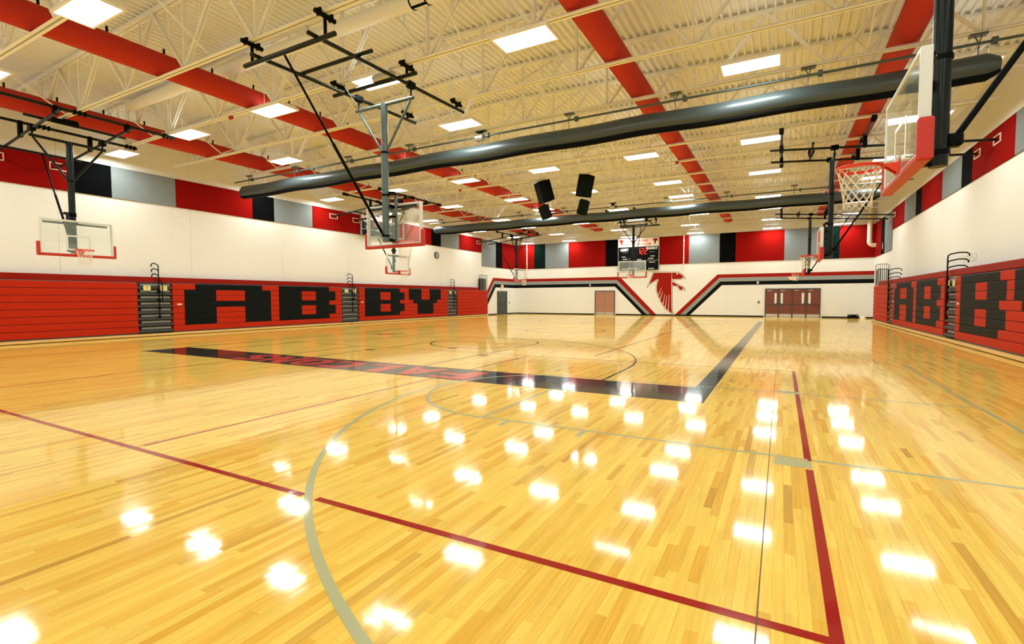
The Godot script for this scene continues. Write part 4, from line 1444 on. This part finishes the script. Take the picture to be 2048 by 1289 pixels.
	# exit signs
	for q in [[Vector3(0.7, 2.93, ZF + 0.05), Vector3(1, 0, 0), "lit exit sign with red letters above the four doors"], [Vector3(XL + 0.05, 2.62, -40.1), Vector3(0, 0, -1), "lit exit sign above the green double doors"]]:
		var t := thing("exit_sign", q[2], "sign", q[0])
		t.basis = Basis(q[1], Vector3.UP, q[1].cross(Vector3.UP))
		part(t, "case", boxg(Vector3(0, 0, 0), Vector3(0.42, 0.24, 0.07), 0.01), M.frame_white)
		part(t, "face", boxg(Vector3(0, 0, 0.037), Vector3(0.38, 0.2, 0.004)), M.exit_face)
		text_part(t, "lettering", "EXIT", M.exit_red, 0.13, Vector3(0, 0, 0.042), Basis(), 0.32)
		if q[1].x > 0.5:
			for s in [-0.28, 0.28]:
				part(t, "emergency_head", boxg(Vector3(s, 0.03, 0.03), Vector3(0.1, 0.1, 0.1), 0.03), M.frame_white)
	# alarm devices and switches
	var dev := [[Vector3(-15.25, 2.67, ZF + 0.03), Vector3(1, 0, 0), M.tag, 0.12, "small cream alarm strobe on the black band beside the brown doors"], [Vector3(-1.63, 2.66, ZF + 0.03), Vector3(1, 0, 0), M.tag, 0.13, "small cream alarm strobe on the black band before the four doors"], [Vector3(-1.55, 1.15, ZF + 0.02), Vector3(1, 0, 0), M.door_frame, 0.13, "small dark switch plate beside the four doors"], [Vector3(2.95, 1.15, ZF + 0.02), Vector3(1, 0, 0), M.tag, 0.09, "small pale switch plate right beside the four doors"], [Vector3(XL + 0.02, 1.1, -41.55), Vector3(0, 0, -1), M.door_frame, 0.12, "small dark switch plate beside the green doors"]]
	for q in dev:
		var t := thing("wall_device", q[4], "switch plate" if q[2] == M.door_frame else "wall device", q[0])
		t.basis = Basis(q[1], Vector3.UP, q[1].cross(Vector3.UP))
		part(t, "plate", boxg(Vector3.ZERO, Vector3(q[3], q[3] * 1.4, 0.03), 0.006), q[2])
		part(t, "button", boxg(Vector3(0, 0.01, 0.02), Vector3(q[3] * 0.4, q[3] * 0.5, 0.02), 0.005), M.kick)
	# case and towel on the floor by the far bleachers
	var bx3 := thing("equipment_case", "black equipment case on the floor by the far bleacher end", "case", Vector3(4.45, 0, -42.1))
	part(bx3, "body", boxg(Vector3(0, 0.13, 0), Vector3(0.62, 0.2, 0.42), 0.03), M.dark)
	part(bx3, "lid", boxg(Vector3(0, 0.265, 0), Vector3(0.64, 0.06, 0.44), 0.02), M.door_frame)
	for s in [-0.2, 0.2]:
		part(bx3, "latch", boxg(Vector3(s, 0.22, 0.222), Vector3(0.05, 0.07, 0.02), 0.004), M.chrome)
		part(bx3, "foot", boxg(Vector3(s, 0.015, 0), Vector3(0.06, 0.03, 0.3)), M.dark)
	var tw := thing("towel", "crumpled white towel on the floor beside the black case", "towel", Vector3(5.0, 0, -42.0))
	var gt := G.new()
	var f := FastNoiseLite.new()
	f.seed = 4
	f.frequency = 3.0
	var prof := []
	for i in 7:
		var rows := []
		for k in 14:
			var a := TAU * k / 14
			var u := i / 6.0
			var r := cos(u * PI / 2) * (0.2 + 0.06 * f.get_noise_2d(cos(a), sin(a) + u))
			rows.append(Vector3(cos(a) * r, sin(u * PI / 2) * 0.17 + 0.02 * f.get_noise_2d(a, u), sin(a) * r * 0.7))
		prof.append(rows)
	for i in 6:
		for k in 14:
			var l := (k + 1) % 14
			gt.quad(prof[i][l], prof[i][k], prof[i + 1][k], prof[i + 1][l])
	part(tw, "cloth", gt, M.sign_white)
	# beam clamps of the fire alarm kind: small red heads under joists
	for q in [[-3.8, -20.9, "small red device clipped under a joist near the middle red duct"], [-14.6, -9.22, "small red device clipped under a joist between two red ducts"], [-14.35, -20.9, "small red device clipped under a joist past the nearer curtain"]]:
		var t2 := thing("ceiling_device", q[2], "device", Vector3(q[0], CHORD - 0.001, q[1]))
		part(t2, "body", boxg(Vector3(0, -0.05, 0), Vector3(0.13, 0.09, 0.1), 0.02), M.pad)
		part(t2, "clip", boxg(Vector3(0, -0.004, 0), Vector3(0.2, 0.02, 0.05), 0.004), M.chrome)
	# faint number on the side wall
	var nb := text_part(self, "wall_number", "34852", M.upper, 0.27, Vector3(XR - 0.003, 2.86, -22.7), Basis(Vector3(0, 0, 1), Vector3.UP, Vector3(-1, 0, 0)), 1.5, false, 0.003)
	nb.set_meta("label", "faint beige number painted above the lettered bleachers")
	nb.set_meta("category", "lettering")
